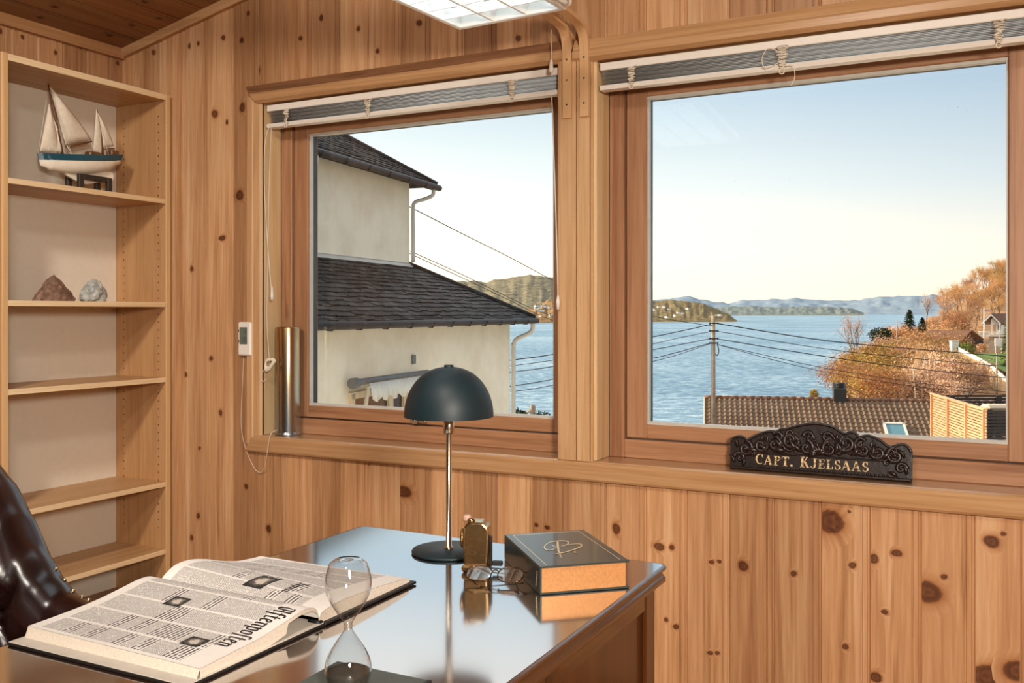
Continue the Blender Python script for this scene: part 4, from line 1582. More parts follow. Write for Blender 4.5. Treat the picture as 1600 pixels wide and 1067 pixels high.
def page_mat(name, cols, seed, photos):
    s = NT(name)
    uv = s.n('ShaderNodeUVMap').outputs[0]
    sp_ = s.n('ShaderNodeSeparateXYZ')
    s.t.links.new(uv, sp_.inputs[0])
    U, V = sp_.outputs[0], sp_.outputs[1]       # U along the line of print, V from head to foot
    cu = s.math('MULTIPLY', U, cols)
    ci = s.math('FLOOR', cu)
    cf = s.math('FRACT', cu)
    incol = s.math('MULTIPLY', s.math('GREATER_THAN', cf, 0.05), s.math('LESS_THAN', cf, 0.95))
    # bands: body text, cross-heads
    cb = s.n('ShaderNodeCombineXYZ')
    s.put(cb.inputs[0], s.math('MULTIPLY', ci, 3.7))
    s.put(cb.inputs[1], s.math('FLOOR', s.math('MULTIPLY', V, 17.0)))
    cb.inputs[2].default_value = seed
    wn = s.n('ShaderNodeTexWhiteNoise', noise_dimensions='3D')
    s.t.links.new(cb.outputs[0], wn.inputs[0])
    big = s.math('LESS_THAN', wn.outputs[0], 0.2)
    bigger = s.math('MULTIPLY', s.math('LESS_THAN', V, 0.31), 1.0)
    head = s.math('MAXIMUM', big, 0.0)
    nl = s.math('ADD', s.math('MULTIPLY', s.math('SUBTRACT', 1.0, head), 120.0), s.math('MULTIPLY', head, 51.0))
    lv = s.math('MULTIPLY', V, nl)
    li = s.math('FLOOR', lv)
    lfv = s.math('FRACT', lv)
    online = s.math('MULTIPLY', s.math('GREATER_THAN', lfv, 0.28), s.math('LESS_THAN', lfv, 0.82))
    c2 = s.n('ShaderNodeCombineXYZ')
    s.put(c2.inputs[0], s.math('MULTIPLY', U, s.math('ADD', 230.0, s.math('MULTIPLY', head, -120.0))))
    s.put(c2.inputs[1], s.math('MULTIPLY', li, 11.3))
    c2.inputs[2].default_value = seed * 2.0
    nz = s.noise(c2.outputs[0], 1.0, 2, 0.6)
    word = s.math('GREATER_THAN', nz, 0.40)
    ink = s.math('MULTIPLY', s.math('MULTIPLY', online, word), incol)
    inb = s.math('MULTIPLY', s.math('GREATER_THAN', V, 0.13), s.math('LESS_THAN', V, 0.94))
    inb = s.math('MULTIPLY', inb, s.math('MULTIPLY', s.math('GREATER_THAN', U, 0.03), s.math('LESS_THAN', U, 0.97)))
    ink = s.math('MULTIPLY', ink, inb)
    ink = s.math('MULTIPLY', ink, s.math('ADD', 0.78, s.math('MULTIPLY', head, 0.2)))
    # column rules
    vec = s.coord((1, 1, 1))
    pz = s.noise(vec, 9, 4)
    paper = s.ramp(pz, [(0.3, lin('ebe5de')), (0.7, lin('f5f0ea'))])
    col = s.mix(paper, (0.12, 0.105, 0.1, 1), ink)
    s.set(Base_Color=col, Roughness=0.85)
    s.b.inputs['Specular IOR Level'].default_value = 0.25
    return s.m


def curve_page(prof, name, mat, flip):
    """prof: list of (y, z at the left, z at the right); builds the sheet surface from XA to XB"""
    NX, NY = 14, 40
    P0 = smooth_path([Vector((0, y, z)) for y, z, _ in prof], 8)
    P1 = smooth_path([Vector((0, y, z)) for y, _, z in prof], 8)
    rows = []
    for i in range(NX + 1):
        f = i / NX
        rows.append([Vector((XA + (XB - XA) * f, (a.y * (1 - f) + b_.y * f), a.z * (1 - f) + b_.z * f)) for a, b_ in zip(P0, P1)])
    return rows


near = [(-2.098, 0.772, 0.768), (-2.04, 0.774, 0.771), (-1.98, 0.778, 0.774), (-1.93, 0.785, 0.781), (-1.89, 0.791, 0.787), (-1.865, 0.790, 0.786), (-1.851, 0.782, 0.778), (-1.846, 0.770, 0.764)]
far = [(-1.846, 0.768, 0.764), (-1.838, 0.781, 0.772), (-1.81, 0.796, 0.776), (-1.775, 0.798, 0.777), (-1.735, 0.790, 0.775), (-1.69, 0.776, 0.773), (-1.65, 0.767, 0.770), (-1.61, 0.763, 0.766), (-1.588, 0.762, 0.763)]


def sheet(name, prof, mat, uvf, parent):
    rows = curve_page(prof, name, mat, False)
    m = MB()
    m.grid(rows)
    o = m.build(name, mat, parent, recalc=False)
    me = o.data
    uvl = me.uv_layers.new(name='UVMap')
    n = len(rows[0])
    L = [0.0]
    for a, b_ in zip(rows[0], rows[0][1:]):
        L.append(L[-1] + (b_ - a).length)
    for lp in me.loops:
        i, k = divmod(lp.vertex_index, n)
        uvl.data[lp.index].uv = uvf(i / (len(rows) - 1), L[k] / L[-1])
    return o, rows


# for the reader on the left: lines run from the far side to the near side, head of the page to the right
pgm1 = page_mat('newsprint_front_page', 5, 1.3, None)
pgm2 = page_mat('newsprint_inner_page', 5, 4.7, None)
pn, rn = sheet('page', near, pgm1, lambda f, g: (1 - g, 1 - f), t)
pf, rf = sheet('page', far, pgm2, lambda f, g: (1 - g, 1 - f), t)


def block(name, rows, zb, closed_to, mat):
    """leaves under the open sheet: skirts at the long ends and the fore edge"""
    m = MB()
    n = len(rows[0])
    dn = [[Vector((p.x, p.y, p.z - 0.0004)) for p in r_] for r_ in rows]
    for r_ in (dn[0], dn[-1]):
        if r_ is dn[-1]:
            low = [Vector((p.x, p.y, max(zb, p.z - closed_to(k / (n - 1))))) for k, p in enumerate(r_)]
        else:
            low = [Vector((p.x, p.y, zb)) for p in r_]
        m.grid([r_, low], 0, False)
    e = 0 if name == 'near' else n - 1
    m.grid([[r_[e] for r_ in dn], [Vector((r_[e].x, r_[e].y + (-0.006 if e == 0 else 0.004), zb)) for r_ in dn]], 0, False)
    return m


zb = ZT + 0.0056
block('near', rn, zb, lambda f: 0.0055 if f > 0.45 else 0.02, None).build('page_block', M['page'], t, recalc=False)
block('far', rf, zb, lambda f: 0.03, None).build('page_block', M['page'], t, recalc=False)
m = MB()
m.tube([(XB + 0.003, YS + 0.006, ZT + 0.004), (XB - 0.02, YS + 0.006, ZT + 0.004)], 0.006, 10)
m.build('spine_end', M['black_board'], t)


# headlines: broad-nib strokes laid on the sheet
def on_sheet(rows, f, g, lift=0.0005):
    a = f * (len(rows) - 1)
    i = min(int(a), len(rows) - 2)
    n = len(rows[0])
    L = [0.0]
    for p, q in zip(rows[i], rows[i][1:]):
        L.append(L[-1] + (q - p).length)
    tgt = g * L[-1]
    k = 0
    while k < n - 2 and L[k + 1] < tgt:
        k += 1
    s_ = (tgt - L[k]) / max(1e-6, L[k + 1] - L[k])
    p = rows[i][k].lerp(rows[i][k + 1], s_)
    q = rows[i + 1][k].lerp(rows[i + 1][k + 1], s_)
    r_ = p.lerp(q, a - i)
    return r_ + Vector((0, 0, lift))


NIB = {  # blackletter strokes on a 4 x 6 module, baseline 0, x-height 4
    'A': (5.2, [[(0.4, 5.2), (1.4, 5.9), (2.4, 5.4)], [(0.6, 4.6), (0.2, 2.8), (1.0, 0.8), (1.9, 0.2)], [(2.3, 5.5), (2.2, 0.7)], [(2.4, 5.5), (3.6, 5.9), (4.2, 5.2)], [(4.0, 5.4), (3.9, 0.7), (4.6, 0.1)], [(2.2, 3.0), (4.0, 3.0)], [(0.2, 0.9), (1.2, 0.1), (2.2, 0.8)]]),
    'f': (2.7, [[(1.0, 5.3), (0.9, -0.8), (0.5, -1.5)], [(1.0, 5.3), (1.8, 6.0), (2.5, 5.5)], [(0.1, 3.8), (2.1, 3.8)]]),
    't': (2.5, [[(0.9, 5.2), (0.8, 0.7), (1.5, 0.0), (2.2, 0.6)], [(0.1, 3.8), (2.0, 3.8)]]),
    'e': (3.1, [[(0.7, 3.2), (0.6, 0.8), (1.5, 0.0), (2.6, 0.8)], [(0.7, 3.3), (1.6, 4.1), (2.4, 3.3)], [(2.4, 3.2), (0.8, 1.8)]]),
    'n': (3.8, [[(0.3, 3.5), (0.9, 3.9), (0.8, 0.6), (1.3, 0.0)], [(0.9, 3.2), (2.2, 4.0), (2.9, 3.2)], [(2.8, 3.4), (2.7, 0.6), (3.4, 0.0)]]),
    'p': (3.6, [[(0.3, 3.6), (0.9, 4.0), (0.8, -1.6)], [(0.9, 3.3), (2.0, 4.0), (2.9, 3.3)], [(2.8, 3.4), (2.7, 0.8), (1.8, 0.0), (0.8, 0.7)]]),
    'o': (3.4, [[(0.7, 3.2), (0.6, 0.9), (1.5, 0.0)], [(0.7, 3.3), (1.7, 4.0), (2.7, 3.2)], [(2.6, 3.2), (2.5, 0.8), (1.5, 0.1)]]),
    's': (2.7, [[(1.0, 5.3), (0.9, -0.6), (0.5, -1.3)], [(1.0, 5.3), (1.8, 6.0), (2.5, 5.5)]]),
    'J': (3.2, [[(0.5, 5.2), (1.4, 5.8), (2.4, 5.4)], [(2.0, 5.4), (1.9, 0.2), (1.1, -0.9), (0.2, -0.4)]]),
    'a': (3.5, [[(0.5, 3.5), (1.5, 4.0), (2.4, 3.4)], [(2.3, 3.4), (2.2, 0.6), (2.9, 0.0)], [(2.3, 2.2), (0.8, 1.7), (0.6, 0.8), (1.2, 0.1), (2.2, 0.8)]]),
}


def blackletter(m, text, place, nib=(0.95, 0.6)):
    x = 0.0
    for ch in text:
        w, strokes = NIB[ch]
        for st in strokes:
            P = smooth_path([Vector((px_ + x, py_, 0)) for px_, py_ in st], 5) if len(st) > 2 else [Vector((st[0][0] + x, st[0][1], 0)).lerp(Vector((st[1][0] + x, st[1][1], 0)), k / 4) for k in range(5)]
            a = [place(p.x - nib[0] / 2, p.y - nib[1] / 2) for p in P]
            b2 = [place(p.x + nib[0] / 2, p.y + nib[1] / 2) for p in P]
            m.grid([a, b2], 0, False)
            a = [place(p.x - 0.36, p.y + 0.12) for p in P]
            b2 = [place(p.x + 0.36, p.y - 0.12) for p in P]
            m.grid([a, b2], 0, False)
        x += w
    return x


m = MB()
# text x (0..37) runs far -> near on the near page: g from 0.86 down; text y up = +x of the room
sc_ = 0.0052
tot = 38.0
Lg = 0.262


def place_near(x, y, g0=0.80, f0=0.878):
    return on_sheet(rn, f0 + y * 0.0056 / (XB - XA), g0 - x * 0.0039 / Lg)


blackletter(m, 'Aftenposten', place_near)
for f_, w_a, w_b in ((0.865, 0.06, 0.86), (0.855, 0.06, 0.86)):
    pass
m.build('masthead', M['ink'], pn, recalc=False)
m = MB()
blackletter(m, 'Japan', lambda x, y: on_sheet(rf, 0.690 + y * 0.0027 / (XB - XA), 0.37 - x * 0.0034 / 0.29))
m.build('headline', M['ink'], pf, recalc=False)


def photo_mat():
    s = NT('halftone_portrait')
    uv = s.n('ShaderNodeUVMap').outputs[0]
    mp = s.n('ShaderNodeMapping')
    mp.inputs['Location'].default_value = (-0.5, -0.5, 0)
    mp.inputs['Scale'].default_value = (1.0, 1.0, 1)
    s.t.links.new(uv, mp.inputs[0])
    ln = s.n('ShaderNodeVectorMath', operation='LENGTH')
    s.t.links.new(mp.outputs[0], ln.inputs[0])
    nz = s.noise(uv, 4.5, 3, 0.6)
    f = s.math('SUBTRACT', s.math('ADD', s.math('MULTIPLY', nz, 0.55), 0.48), s.math('MULTIPLY', ln.outputs['Value'], 1.0))
    s.set(Base_Color=s.ramp(f, [(0.3, lin('2a2826')), (0.46, lin('77706a')), (0.56, lin('cfc5b8'))]), Roughness=0.8)
    return s.m


PM = photo_mat()


def photo(rows, f0, f1, g0, g1, par):
    m = MB()
    N = 8
    m.grid([[on_sheet(rows, f0 + (f1 - f0) * i / N, g0 + (g1 - g0) * k / N, 0.0006) for k in range(N + 1)] for i in range(N + 1)], 0)
    o = m.build('photograph', PM, par, recalc=False)
    uvl = o.data.uv_layers.new(name='UVMap')
    for lp in o.data.loops:
        i, k = divmod(lp.vertex_index, N + 1)
        uvl.data[lp.index].uv = (k / N, i / N)


photo(rn, 0.335, 0.435, 0.57, 0.685, pn)
photo(rn, 0.735, 0.835, 0.19, 0.30, pn)
photo(rf, 0.47, 0.585, 0.13, 0.34, pf)

# ------------------------------------------------------------------ small notebook under the hourglass
c0 = Vector((2.759, -1.968, ZT))
t = thing('notebook', 'thin grey-green notebook lying under the hourglass at the front of the desk', 'notebook', c0)
e1 = Vector((2.761 - 2.759, -2.036 + 1.968, 0)).normalized()
e2 = Vector((1, 0.0, 0))
Mn = Matrix(((e2.x, e1.x, 0, c0.x), (e2.y, e1.y, 0, c0.y), (0, 0, 1, c0.z), (0, 0, 0, 1)))
m = MB(); m.box((0, 0, 0), (0.155, 0.215, 0.0012), 0, 0.0005, Mn); m.build('cover', M['notebook'], t)
m = MB(); m.box((0.002, 0.002, 0.0012), (0.152, 0.213, 0.0062), 0, 0, Mn); m.build('pages', M['page'], t)
m = MB(); m.box((0, 0, 0.0062), (0.155, 0.215, 0.0078), 0, 0.0006, Mn); m.build('cover', M['notebook'], t)
m = MB(); m.box((0.150, -0.001, 0.0), (0.157, 0.216, 0.0085), 0, 0.001, Mn); m.build('binding', M['black_board'], t)

# ------------------------------------------------------------------ hourglass
c = Vector((2.842, -2.053, ZT + 0.0083))
t = thing('hourglass', 'clear blown-glass hourglass with dark sand standing on the grey notebook', 'hourglass', c)
HB = 0.0845
br = 0.0303
bulb = []
for i in range(40):
    f = i / 39
    z = f * HB
    if f < 0.10:
        r_ = 0.017 + (0.0255 - 0.017) * math.sin(f / 0.10 * PI / 2)
    else:
        q = (f - 0.10) / 0.90
        # widest about 0.35, tapering conically to the neck
        r_ = 0.0255 + (br - 0.0255) * math.sin(min(1, q / 0.3) * PI / 2) if q < 0.3 else 0.0048 + (br - 0.0048) * (math.cos((q - 0.3) / 0.7 * PI / 2) ** 1.25)
    bulb.append((r_, z))
lower = [(0.0, 0.0)] + bulb
upper = [(r_, 2 * HB + 0.004 - z) for r_, z in reversed(bulb)] + [(0.006, 2 * HB + 0.0035), (0.0, 2 * HB + 0.002)]
m = MB()
m.lathe(lower + [(0.0042, HB + 0.002)] + upper, c, 48)
m.build('glass_bulbs', M['bulb_glass'], t)
m = MB()
ins = [(max(0, r_ - 0.0018), z) for r_, z in lower if z < 0.030]
m.lathe([(0, 0.002)] + [(r_, max(z, 0.002)) for r_, z in ins[1:]] + [(0.019, 0.0325), (0.0, 0.036)], c, 40)
m.build('sand', M['sand'], t)
m = MB()
m.lathe([(0.0052, HB - 0.001), (0.0064, HB + 0.002), (0.0052, HB + 0.005)], c, 20)
m.build('neck_ring', M['bulb_glass'], t)

# ------------------------------------------------------------------ buttoned leather captain's chair
t = thing('armchair', 'deep-buttoned dark brown leather armchair drawn up at the left of the desk', 'chair', (1.85, -2.12, 0))
# plan line of the outer top edge: far arm front -> back -> near arm front
plan = [Vector(p) for p in ((2.16, -1.735, 0), (2.05, -1.738, 0), (1.93, -1.742, 0), (1.82, -1.748, 0), (1.72, -1.765, 0), (1.62, -1.815, 0), (1.555, -1.91, 0), (1.53, -2.02, 0), (1.525, -2.12, 0), (1.53, -2.22, 0), (1.555, -2.33, 0), (1.62, -2.425, 0), (1.72, -2.475, 0), (1.82, -2.492, 0), (1.93, -2.498, 0), (2.05, -2.502, 0), (2.16, -2.505, 0))]
P = smooth_path(plan, 14)
topk = [(2.2, 0.675), (2.01, 0.683), (1.95, 0.695), (1.905, 0.725), (1.86, 0.772), (1.81, 0.85), (1.76, 0.915), (1.70, 0.972), (1.64, 1.0), (1.50, 1.03)]


def top_h(x):
    for (xa, za), (xb, zb_) in zip(topk, topk[1:]):
        if xb <= x <= xa:
            f = (xa - x) / (xa - xb)
            f = f * f * (3 - 2 * f) * 0.3 + f * 0.7
            return za + (zb_ - za) * f
    return topk[-1][1] if x < 1.5 else topk[0][1]


S = [0.0]
for a, b_ in zip(P, P[1:]):
    S.append(S[-1] + (b_ - a).length)
NT_IN = 44
rows = []
ZSEAT = 0.44
PITCH = 0.092
for i, p in enumerate(P):
    tg = (P[min(i + 1, len(P) - 1)] - P[max(i - 1, 0)]).normalized()
    inn = Vector((-tg.y, tg.x, 0))
    if inn.dot(Vector((1.9, -2.12, 0)) - p) < 0:
        inn = -inn
    ht = top_h(p.x)
    rr_ = 0.05
    row = []
    for k in range(NT_IN + 1):
        f = k / NT_IN
        z = ZSEAT - 0.03 + (ht - rr_ - ZSEAT + 0.03) * f
        base_in = 0.115 - 0.02 * f
        # diamond buttoning
        a = (S[i] - S[-1] / 2) / PITCH
        b2 = (z - ZSEAT) / (PITCH * 1.15)
        pp, qq = (a + b2), (a - b2)
        pil = (abs(math.sin(PI * pp / 2)) * abs(math.sin(PI * qq / 2))) ** 0.5
        crease = min(abs(math.sin(PI * pp / 2)), abs(math.sin(PI * qq / 2)))
        d = base_in + 0.036 * pil - 0.010 * math.exp(-(crease / 0.10) ** 2) - 0.018 * math.exp(-((math.sin(PI * pp / 2) ** 2 + math.sin(PI * qq / 2) ** 2) / 0.05))
        fade = min(1, f * 6)
        d = base_in * (1 - fade) + d * fade
        row.append(p + inn * d + Vector((0, 0, z)))
    dtop = 0.10 + 0.025
    for k in range(1, 11):
        q = PI * k / 10
        # gathers over the roll
        a = (S[i] - S[-1] / 2) / (PITCH)
        g_ = 1 - 0.05 * (1 - abs(math.sin(PI * a / 2)) ** 0.35)
        row.append(p + inn * (0.052 + 0.055 * math.cos(q) * g_) + Vector((0, 0, ht - rr_ + rr_ * math.sin(q) * g_)))
    for z in (ht - 0.09, 0.5, 0.33, 0.24):
        row.append(p + inn * 0.004 + Vector((0, 0, min(z, ht - 0.07))))
    rows.append(row)
m = MB()
bs = m.grid(rows, 0, True)
nn = len(rows[0])
for i in (0, len(rows) - 1):
    m.f.append([bs + i * nn + k for k in range(nn)]); m.mi.append(0); m.sm.append(False)
m.build('backrest', M['leather'], t)
# buttons at the crossings
for j in range(0, 5):
    for i_ in range(-9, 10):
        if (i_ + j) % 2:
            continue
        s_t = S[-1] / 2 + i_ * PITCH
        if not 0.02 < s_t < S[-1] - 0.02:
            continue
        k = min(range(len(S)), key=lambda q: abs(S[q] - s_t))
        p = P[k]
        ht = top_h(p.x)
        z = ZSEAT + j * PITCH * 1.15
        if not ZSEAT + 0.05 < z < ht - 0.07:
            continue
        tg = (P[min(k + 1, len(P) - 1)] - P[max(k - 1, 0)]).normalized()
        inn = Vector((-tg.y, tg.x, 0))
        if inn.dot(Vector((1.9, -2.12, 0)) - p) < 0:
            inn = -inn
        if p.y < -2.2:
            continue
        f = (z - ZSEAT + 0.03) / (ht - 0.05 - ZSEAT + 0.03)
        m = MB()
        m.ball(p + inn * (0.115 - 0.02 * f + 0.002) + Vector((0, 0, z)), 0.0105, 12)
        m.build('button', M['leather'], t)
# brass nails along the outer rim of the far arm
last_k = -9
for i_ in range(60):
    s_t = 0.02 + i_ * 0.0125
    k = min(range(len(S)), key=lambda q: abs(S[q] - s_t))
    p = P[k]
    if p.x < 1.875:
        break
    if p.x > 1.99 or k - last_k < 2:
        continue
    last_k = k
    tg = (P[k + 1] - P[max(k - 1, 0)]).normalized()
    inn = Vector((-tg.y, tg.x, 0))
    if inn.dot(Vector((1.9, -2.12, 0)) - p) < 0:
        inn = -inn
    m = MB()
    m.ball(p + inn * 0.02 + Vector((0, 0, top_h(p.x) - 0.009)), 0.0042, 8)
    m.build('nail', M['stud'], t)
m = MB()
m.box((1.62, -2.40, 0.34), (2.18, -1.84, 0.47), 0, 0.05)
m.build('seat_cushion', M['leather'], t)
m = MB()
m.box((1.60, -2.42, 0.24), (2.17, -1.82, 0.35), 0, 0.02)
m.build('seat_frame', M['leather'], t)
m = MB()
m.lathe([(0.0, 0.07), (0.045, 0.07), (0.03, 0.1), (0.03, 0.25)], (1.87, -2.12, 0), 20)
for k in range(5):
    a = 2 * PI * k / 5
    m.tube([(1.87, -2.12, 0.09), (1.87 + 0.15 * math.cos(a), -2.12 + 0.15 * math.sin(a), 0.08), (1.87 + 0.28 * math.cos(a), -2.12 + 0.28 * math.sin(a), 0.045)], [0.026, 0.022, 0.018], 10)
    m.ball((1.87 + 0.28 * math.cos(a), -2.12 + 0.28 * math.sin(a), 0.026), 0.026, 12)
m.build('swivel_base', M['desk'], t)
# ================================================================== outdoors
ZSEA = CAM.z - 26.25


def render_wall():
    t_ = NT('pale_render')
    v = t_.coord()
    n1 = t_.noise(v, 1.4, 5, 0.65)
    n2 = t_.noise(v, 60, 3)
    t_.set(Base_Color=t_.ramp(n1, [(0.28, lin('e8d8bc')), (0.6, lin('f8ebd2'))]), Roughness=0.9)
    t_.bump(n2, 0.25, 0.01)
    return t_.m


def slate_mat(a, b_, c_):
    t_ = NT('slate')
    rv = t_.n('ShaderNodeNewGeometry').outputs['Random Per Island']
    v = t_.coord()
    n1 = t_.noise(v, 9, 4, 0.7)
    f = t_.math('ADD', t_.math('MULTIPLY', rv, 0.35), t_.math('MULTIPLY', n1, 0.75))
    t_.set(Base_Color=t_.ramp(f, [(0.2, lin(a)), (0.55, lin(b_)), (0.9, lin(c_))]), Roughness=0.65)
    t_.b.inputs['Specular IOR Level'].default_value = 0.2
    t_.bump(n1, 0.6, 0.03)
    return t_.m


M['render'] = render_wall()
M['slate'] = slate_mat('141414', '272726', '5a5854')
M['gutter'] = plain('black_gutter', '101011', 0.6, var=0.05)
M['pipe'] = plain('grey_white_downpipe', 'cfc9bd', 0.5, var=0.03, scale=5)
M['cream'] = plain('cream_window_frame', 'd9c6a6', 0.6, var=0.03, scale=5)
M['darkglass'] = plain('dark_window_pane', '2a2620', 0.12, var=0.4, scale=3)
M['awn'] = plain('striped_awning_cloth', 'd8d2c2', 0.85, var=0.05, scale=3)
M['awnpole'] = plain('grey_awning_cassette', '6d7172', 0.5, var=0.1, scale=6)
M['tile'] = plain('brown_concrete_tile', '75604f', 0.8, var=0.10, scale=1.2, spec=0.1)
M['chim'] = plain('black_chimney_cladding', '25262a', 0.6, var=0.1, scale=3)
M['pole'] = plain('weathered_pole', '9a8a76', 0.8, var=0.12, scale=4)
M['wire'] = plain('black_cable', '1c1c1e', 0.6, var=0)
M['cedar'] = wood('larch_slats', 'b8845c', 'd0a078', 'deb48e', 'Y', tint=0.12, grain=0.4, island=True)
M['darkslat'] = plain('black_brown_slats', '2b241f', 0.7, var=0.15, scale=3)
M['concrete'] = plain('pale_concrete', 'cbb9a0', 0.85, var=0.08, scale=1)
M['whitewash'] = plain('white_painted_masonry', 'efeae0', 0.8, var=0.03, scale=1)
M['stonewall'] = plain('rough_stone_wall', 'b89a78', 0.9, var=0.22, scale=1.6, bump=0.6)
M['brownroof'] = plain('brown_tile_roof', '77543f', 0.75, var=0.12, scale=1.5)
M['darkboard'] = plain('dark_blue_boarding', '2c3138', 0.7, var=0.06, scale=2)
M['grass'] = plain('lawn_grass', '6f8a35', 0.9, var=0.18, scale=0.5)
M['bark'] = plain('grey_brown_bark', '7a6350', 0.85, var=0.15, scale=3)
M['birch'] = plain('pale_birch_bark', 'c9b8a2', 0.8, var=0.1, scale=3)


def leafm(name, a, b_, c_):
    t_ = NT(name)
    rv = t_.n('ShaderNodeNewGeometry').outputs['Random Per Island']
    t_.set(Base_Color=t_.ramp(rv, [(0.0, lin(a)), (0.5, lin(b_)), (1.0, lin(c_))]), Roughness=0.85)
    t_.b.inputs['Specular IOR Level'].default_value = 0.1
    return t_.m


M['leaf_gold'] = leafm('golden_spring_leaf', 'a06e3a', 'c29058', 'd8b07a')
M['leaf_rust'] = leafm('rusty_bud', 'a37048', 'c09068', 'd6ac88')
M['leaf_pink'] = leafm('pinkish_bud', 'a67c62', 'c49e82', 'd8b89e')
M['leaf_olive'] = leafm('olive_gold_leaf', '7d642c', '9f8440', 'b99f5e')
M['needle'] = leafm('dark_needle', '131c12', '22301d', '36452b')
M['leaf_green'] = leafm('dull_green_leaf', '3a4522', '58662f', '7d8645')

# ------------------------------------------------------------------ the neighbour's white house
HE = Vector((-math.sin(R(7.5)), math.cos(R(7.5)), 0))
HN = Vector((math.cos(R(7.5)), math.sin(R(7.5)), 0))


def N(s_, l, z):
    return CAM + HE * s_ - HN * l + Vector((0, 0, z))


t = thing('neighbour_house', 'pale rendered two-storey house with dark slate roofs outside the left window', 'house', N(15, 10, -6))
m = MB()
m.prism([N(6, 7.0, z) for z in (0,)] and [N(6, 7.0, -6), N(19.3, 7.0, -6), N(19.3, 7.0, -0.12), N(6, 7.0, -0.12)], -HN * 6)
m.build('lower_wall', M['render'], t)
m = MB()
m.prism([N(6, 8.62, -1.0), N(17.66, 8.62, -1.0), N(17.66, 8.62, 2.76), N(6, 8.62, 2.76)], -HN * 5)
m.build('upper_wall', M['render'], t)
m = MB()
m.prism([N(6, 8.62, 0.985), N(17.7, 8.62, 0.985), N(17.7, 8.58, 1.03), N(6, 8.58, 1.03)], -HN * 0.01 + Vector((0, 0, 0)))
m.prism([N(6, 8.54, 0.95), N(17.74, 8.54, 0.95), N(17.74, 8.62, 1.03), N(6, 8.62, 1.03)], Vector((0, 0, 0.012)))
m.build('flashing', M['bead'], t)


def slate_roof(name, s_end, l0, z0, slope, l1, s_begin=6.0):
    """courses of individual slates on the slope facing the room, hipped at the far end"""
    m = MB()
    d0 = 0.155
    sl = math.sqrt(1 + slope * slope)
    n = int((l1 - l0) * sl / d0)
    up = (-HN + Vector((0, 0, slope))).normalized()
    nr_ = (HN * slope + Vector((0, 0, 1))).normalized()
    for i in range(n):
        q = i * d0 / sl
        send = s_end - q
        s0 = s_begin + (0.13 if i % 2 else 0) + 0.03 * rnd.random()
        while s0 < send:
            w = 0.24 + 0.05 * rnd.random()
            s1 = min(s0 + w - 0.002, send)
            p = N(s0, l0 + q, z0 + q * slope)
            L = d0 * 1.7 + 0.015 * rnd.random()
            jag = 0.05 * (rnd.random() - 0.5)
            a = p - up * (0.02 + jag) + nr_ * (0.034 + 0.014 * rnd.random())
            bq = a + HE * (s1 - s0) + up * 0.02 * (rnd.random() - 0.5)
            th = nr_ * 0.03
            top_a = p + up * L + nr_ * 0.006
            top_b = top_a + HE * (min(s1, send - L / sl * 0.6) - s0) if s1 >= send - 0.3 else top_a + HE * (s1 - s0)
            m.add([a, bq, top_b, top_a, a - th, bq - th], [[0, 1, 2, 3], [4, 5, 1, 0], [5, 2, 1], [4, 0, 3]])
            s0 += w
    # boarding under the slates and the far hip slope
    A, B = N(s_begin, l0, z0 - 0.02), N(s_end, l0, z0 - 0.02)
    k = l1 - l0
    C_, D = N(s_end - k, l1, z0 + k * slope - 0.02), N(s_begin, l1, z0 + k * slope - 0.02)
    E_, F_ = N(s_end, l0 + 2 * k, z0 - 0.02), N(s_begin, l0 + 2 * k, z0 - 0.02)
    m.add([A, B, C_, D, E_, F_], [[0, 1, 2, 3], [1, 4, 2], [3, 2, 4, 5]])
    r_ = m.build(name, M['slate'], t, recalc=False)
    m = MB()
    m.tube([B + Vector((0, 0, 0.06)), C_ + Vector((0, 0, 0.06))], 0.06, 8)
    m.build('hip_cap', M['slate'], r_)
    return r_


slate_roof('lower_roof', 19.72, 6.58, -0.13, 0.535, 8.64)
slate_roof('upper_roof', 18.1, 8.2, 2.66, 0.62, 12.3)
for l, z, s1 in ((6.53, -0.17, 19.76), (8.15, 2.62, 18.14)):
    m = MB()
    m.tube([N(6, l, z), N(s1, l, z)], 0.062, 10)
    m.box((0, 0, 0), (1, 1, 1), 0, 0, Matrix.Translation(N(6, l + 0.06, z - 0.06)) @ Matrix(((HE.x * (s1 - 6.05), -HN.x * 0.03, 0, 0), (HE.y * (s1 - 6.05), -HN.y * 0.03, 0, 0), (0, 0, 0.16, 0), (0, 0, 0, 1))))
    g = m.build('gutter', M['gutter'], t)
    s_ = 11.0
    while s_ < s1:
        m = MB()
        m.tube([N(s_, l - 0.07, z + 0.02), N(s_, l - 0.03, z - 0.065), N(s_, l + 0.05, z - 0.06), N(s_, l + 0.12, z - 0.02)], 0.012, 6)
        s_ += 0.8
        m.build('bracket', M['gutter'], g)
m = MB()
m.tube(smooth_path([N(19.56, 6.56, -0.2), N(19.56, 6.57, -0.36), N(19.5, 6.66, -0.46), N(19.40, 6.86, -0.56), N(19.37, 6.93, -0.7), N(19.37, 6.94, -1.2), N(19.37, 6.94, -6)], 6), 0.05, 10)
m.build('downpipe', M['pipe'], t)
m = MB()
m.tube(smooth_path([N(17.95, 8.2, 2.58), N(17.95, 8.22, 2.46), N(17.88, 8.35, 2.38), N(17.74, 8.52, 2.30), N(17.72, 8.56, 2.15), N(17.72, 8.56, 1.6), N(17.72, 8.56, 1.05)], 6), 0.04, 10)
m.build('downpipe', M['pipe'], t)
m = MB()
a = N(13.36, 8.2, 2.55)
m.tube(smooth_path([N(13.36, 8.2, 2.60), N(13.36, 8.22, 2.42), N(13.28, 8.36, 2.33), N(13.1, 8.55, 2.28)], 6), 0.045, 10)
m.build('downpipe', M['pipe'], t)
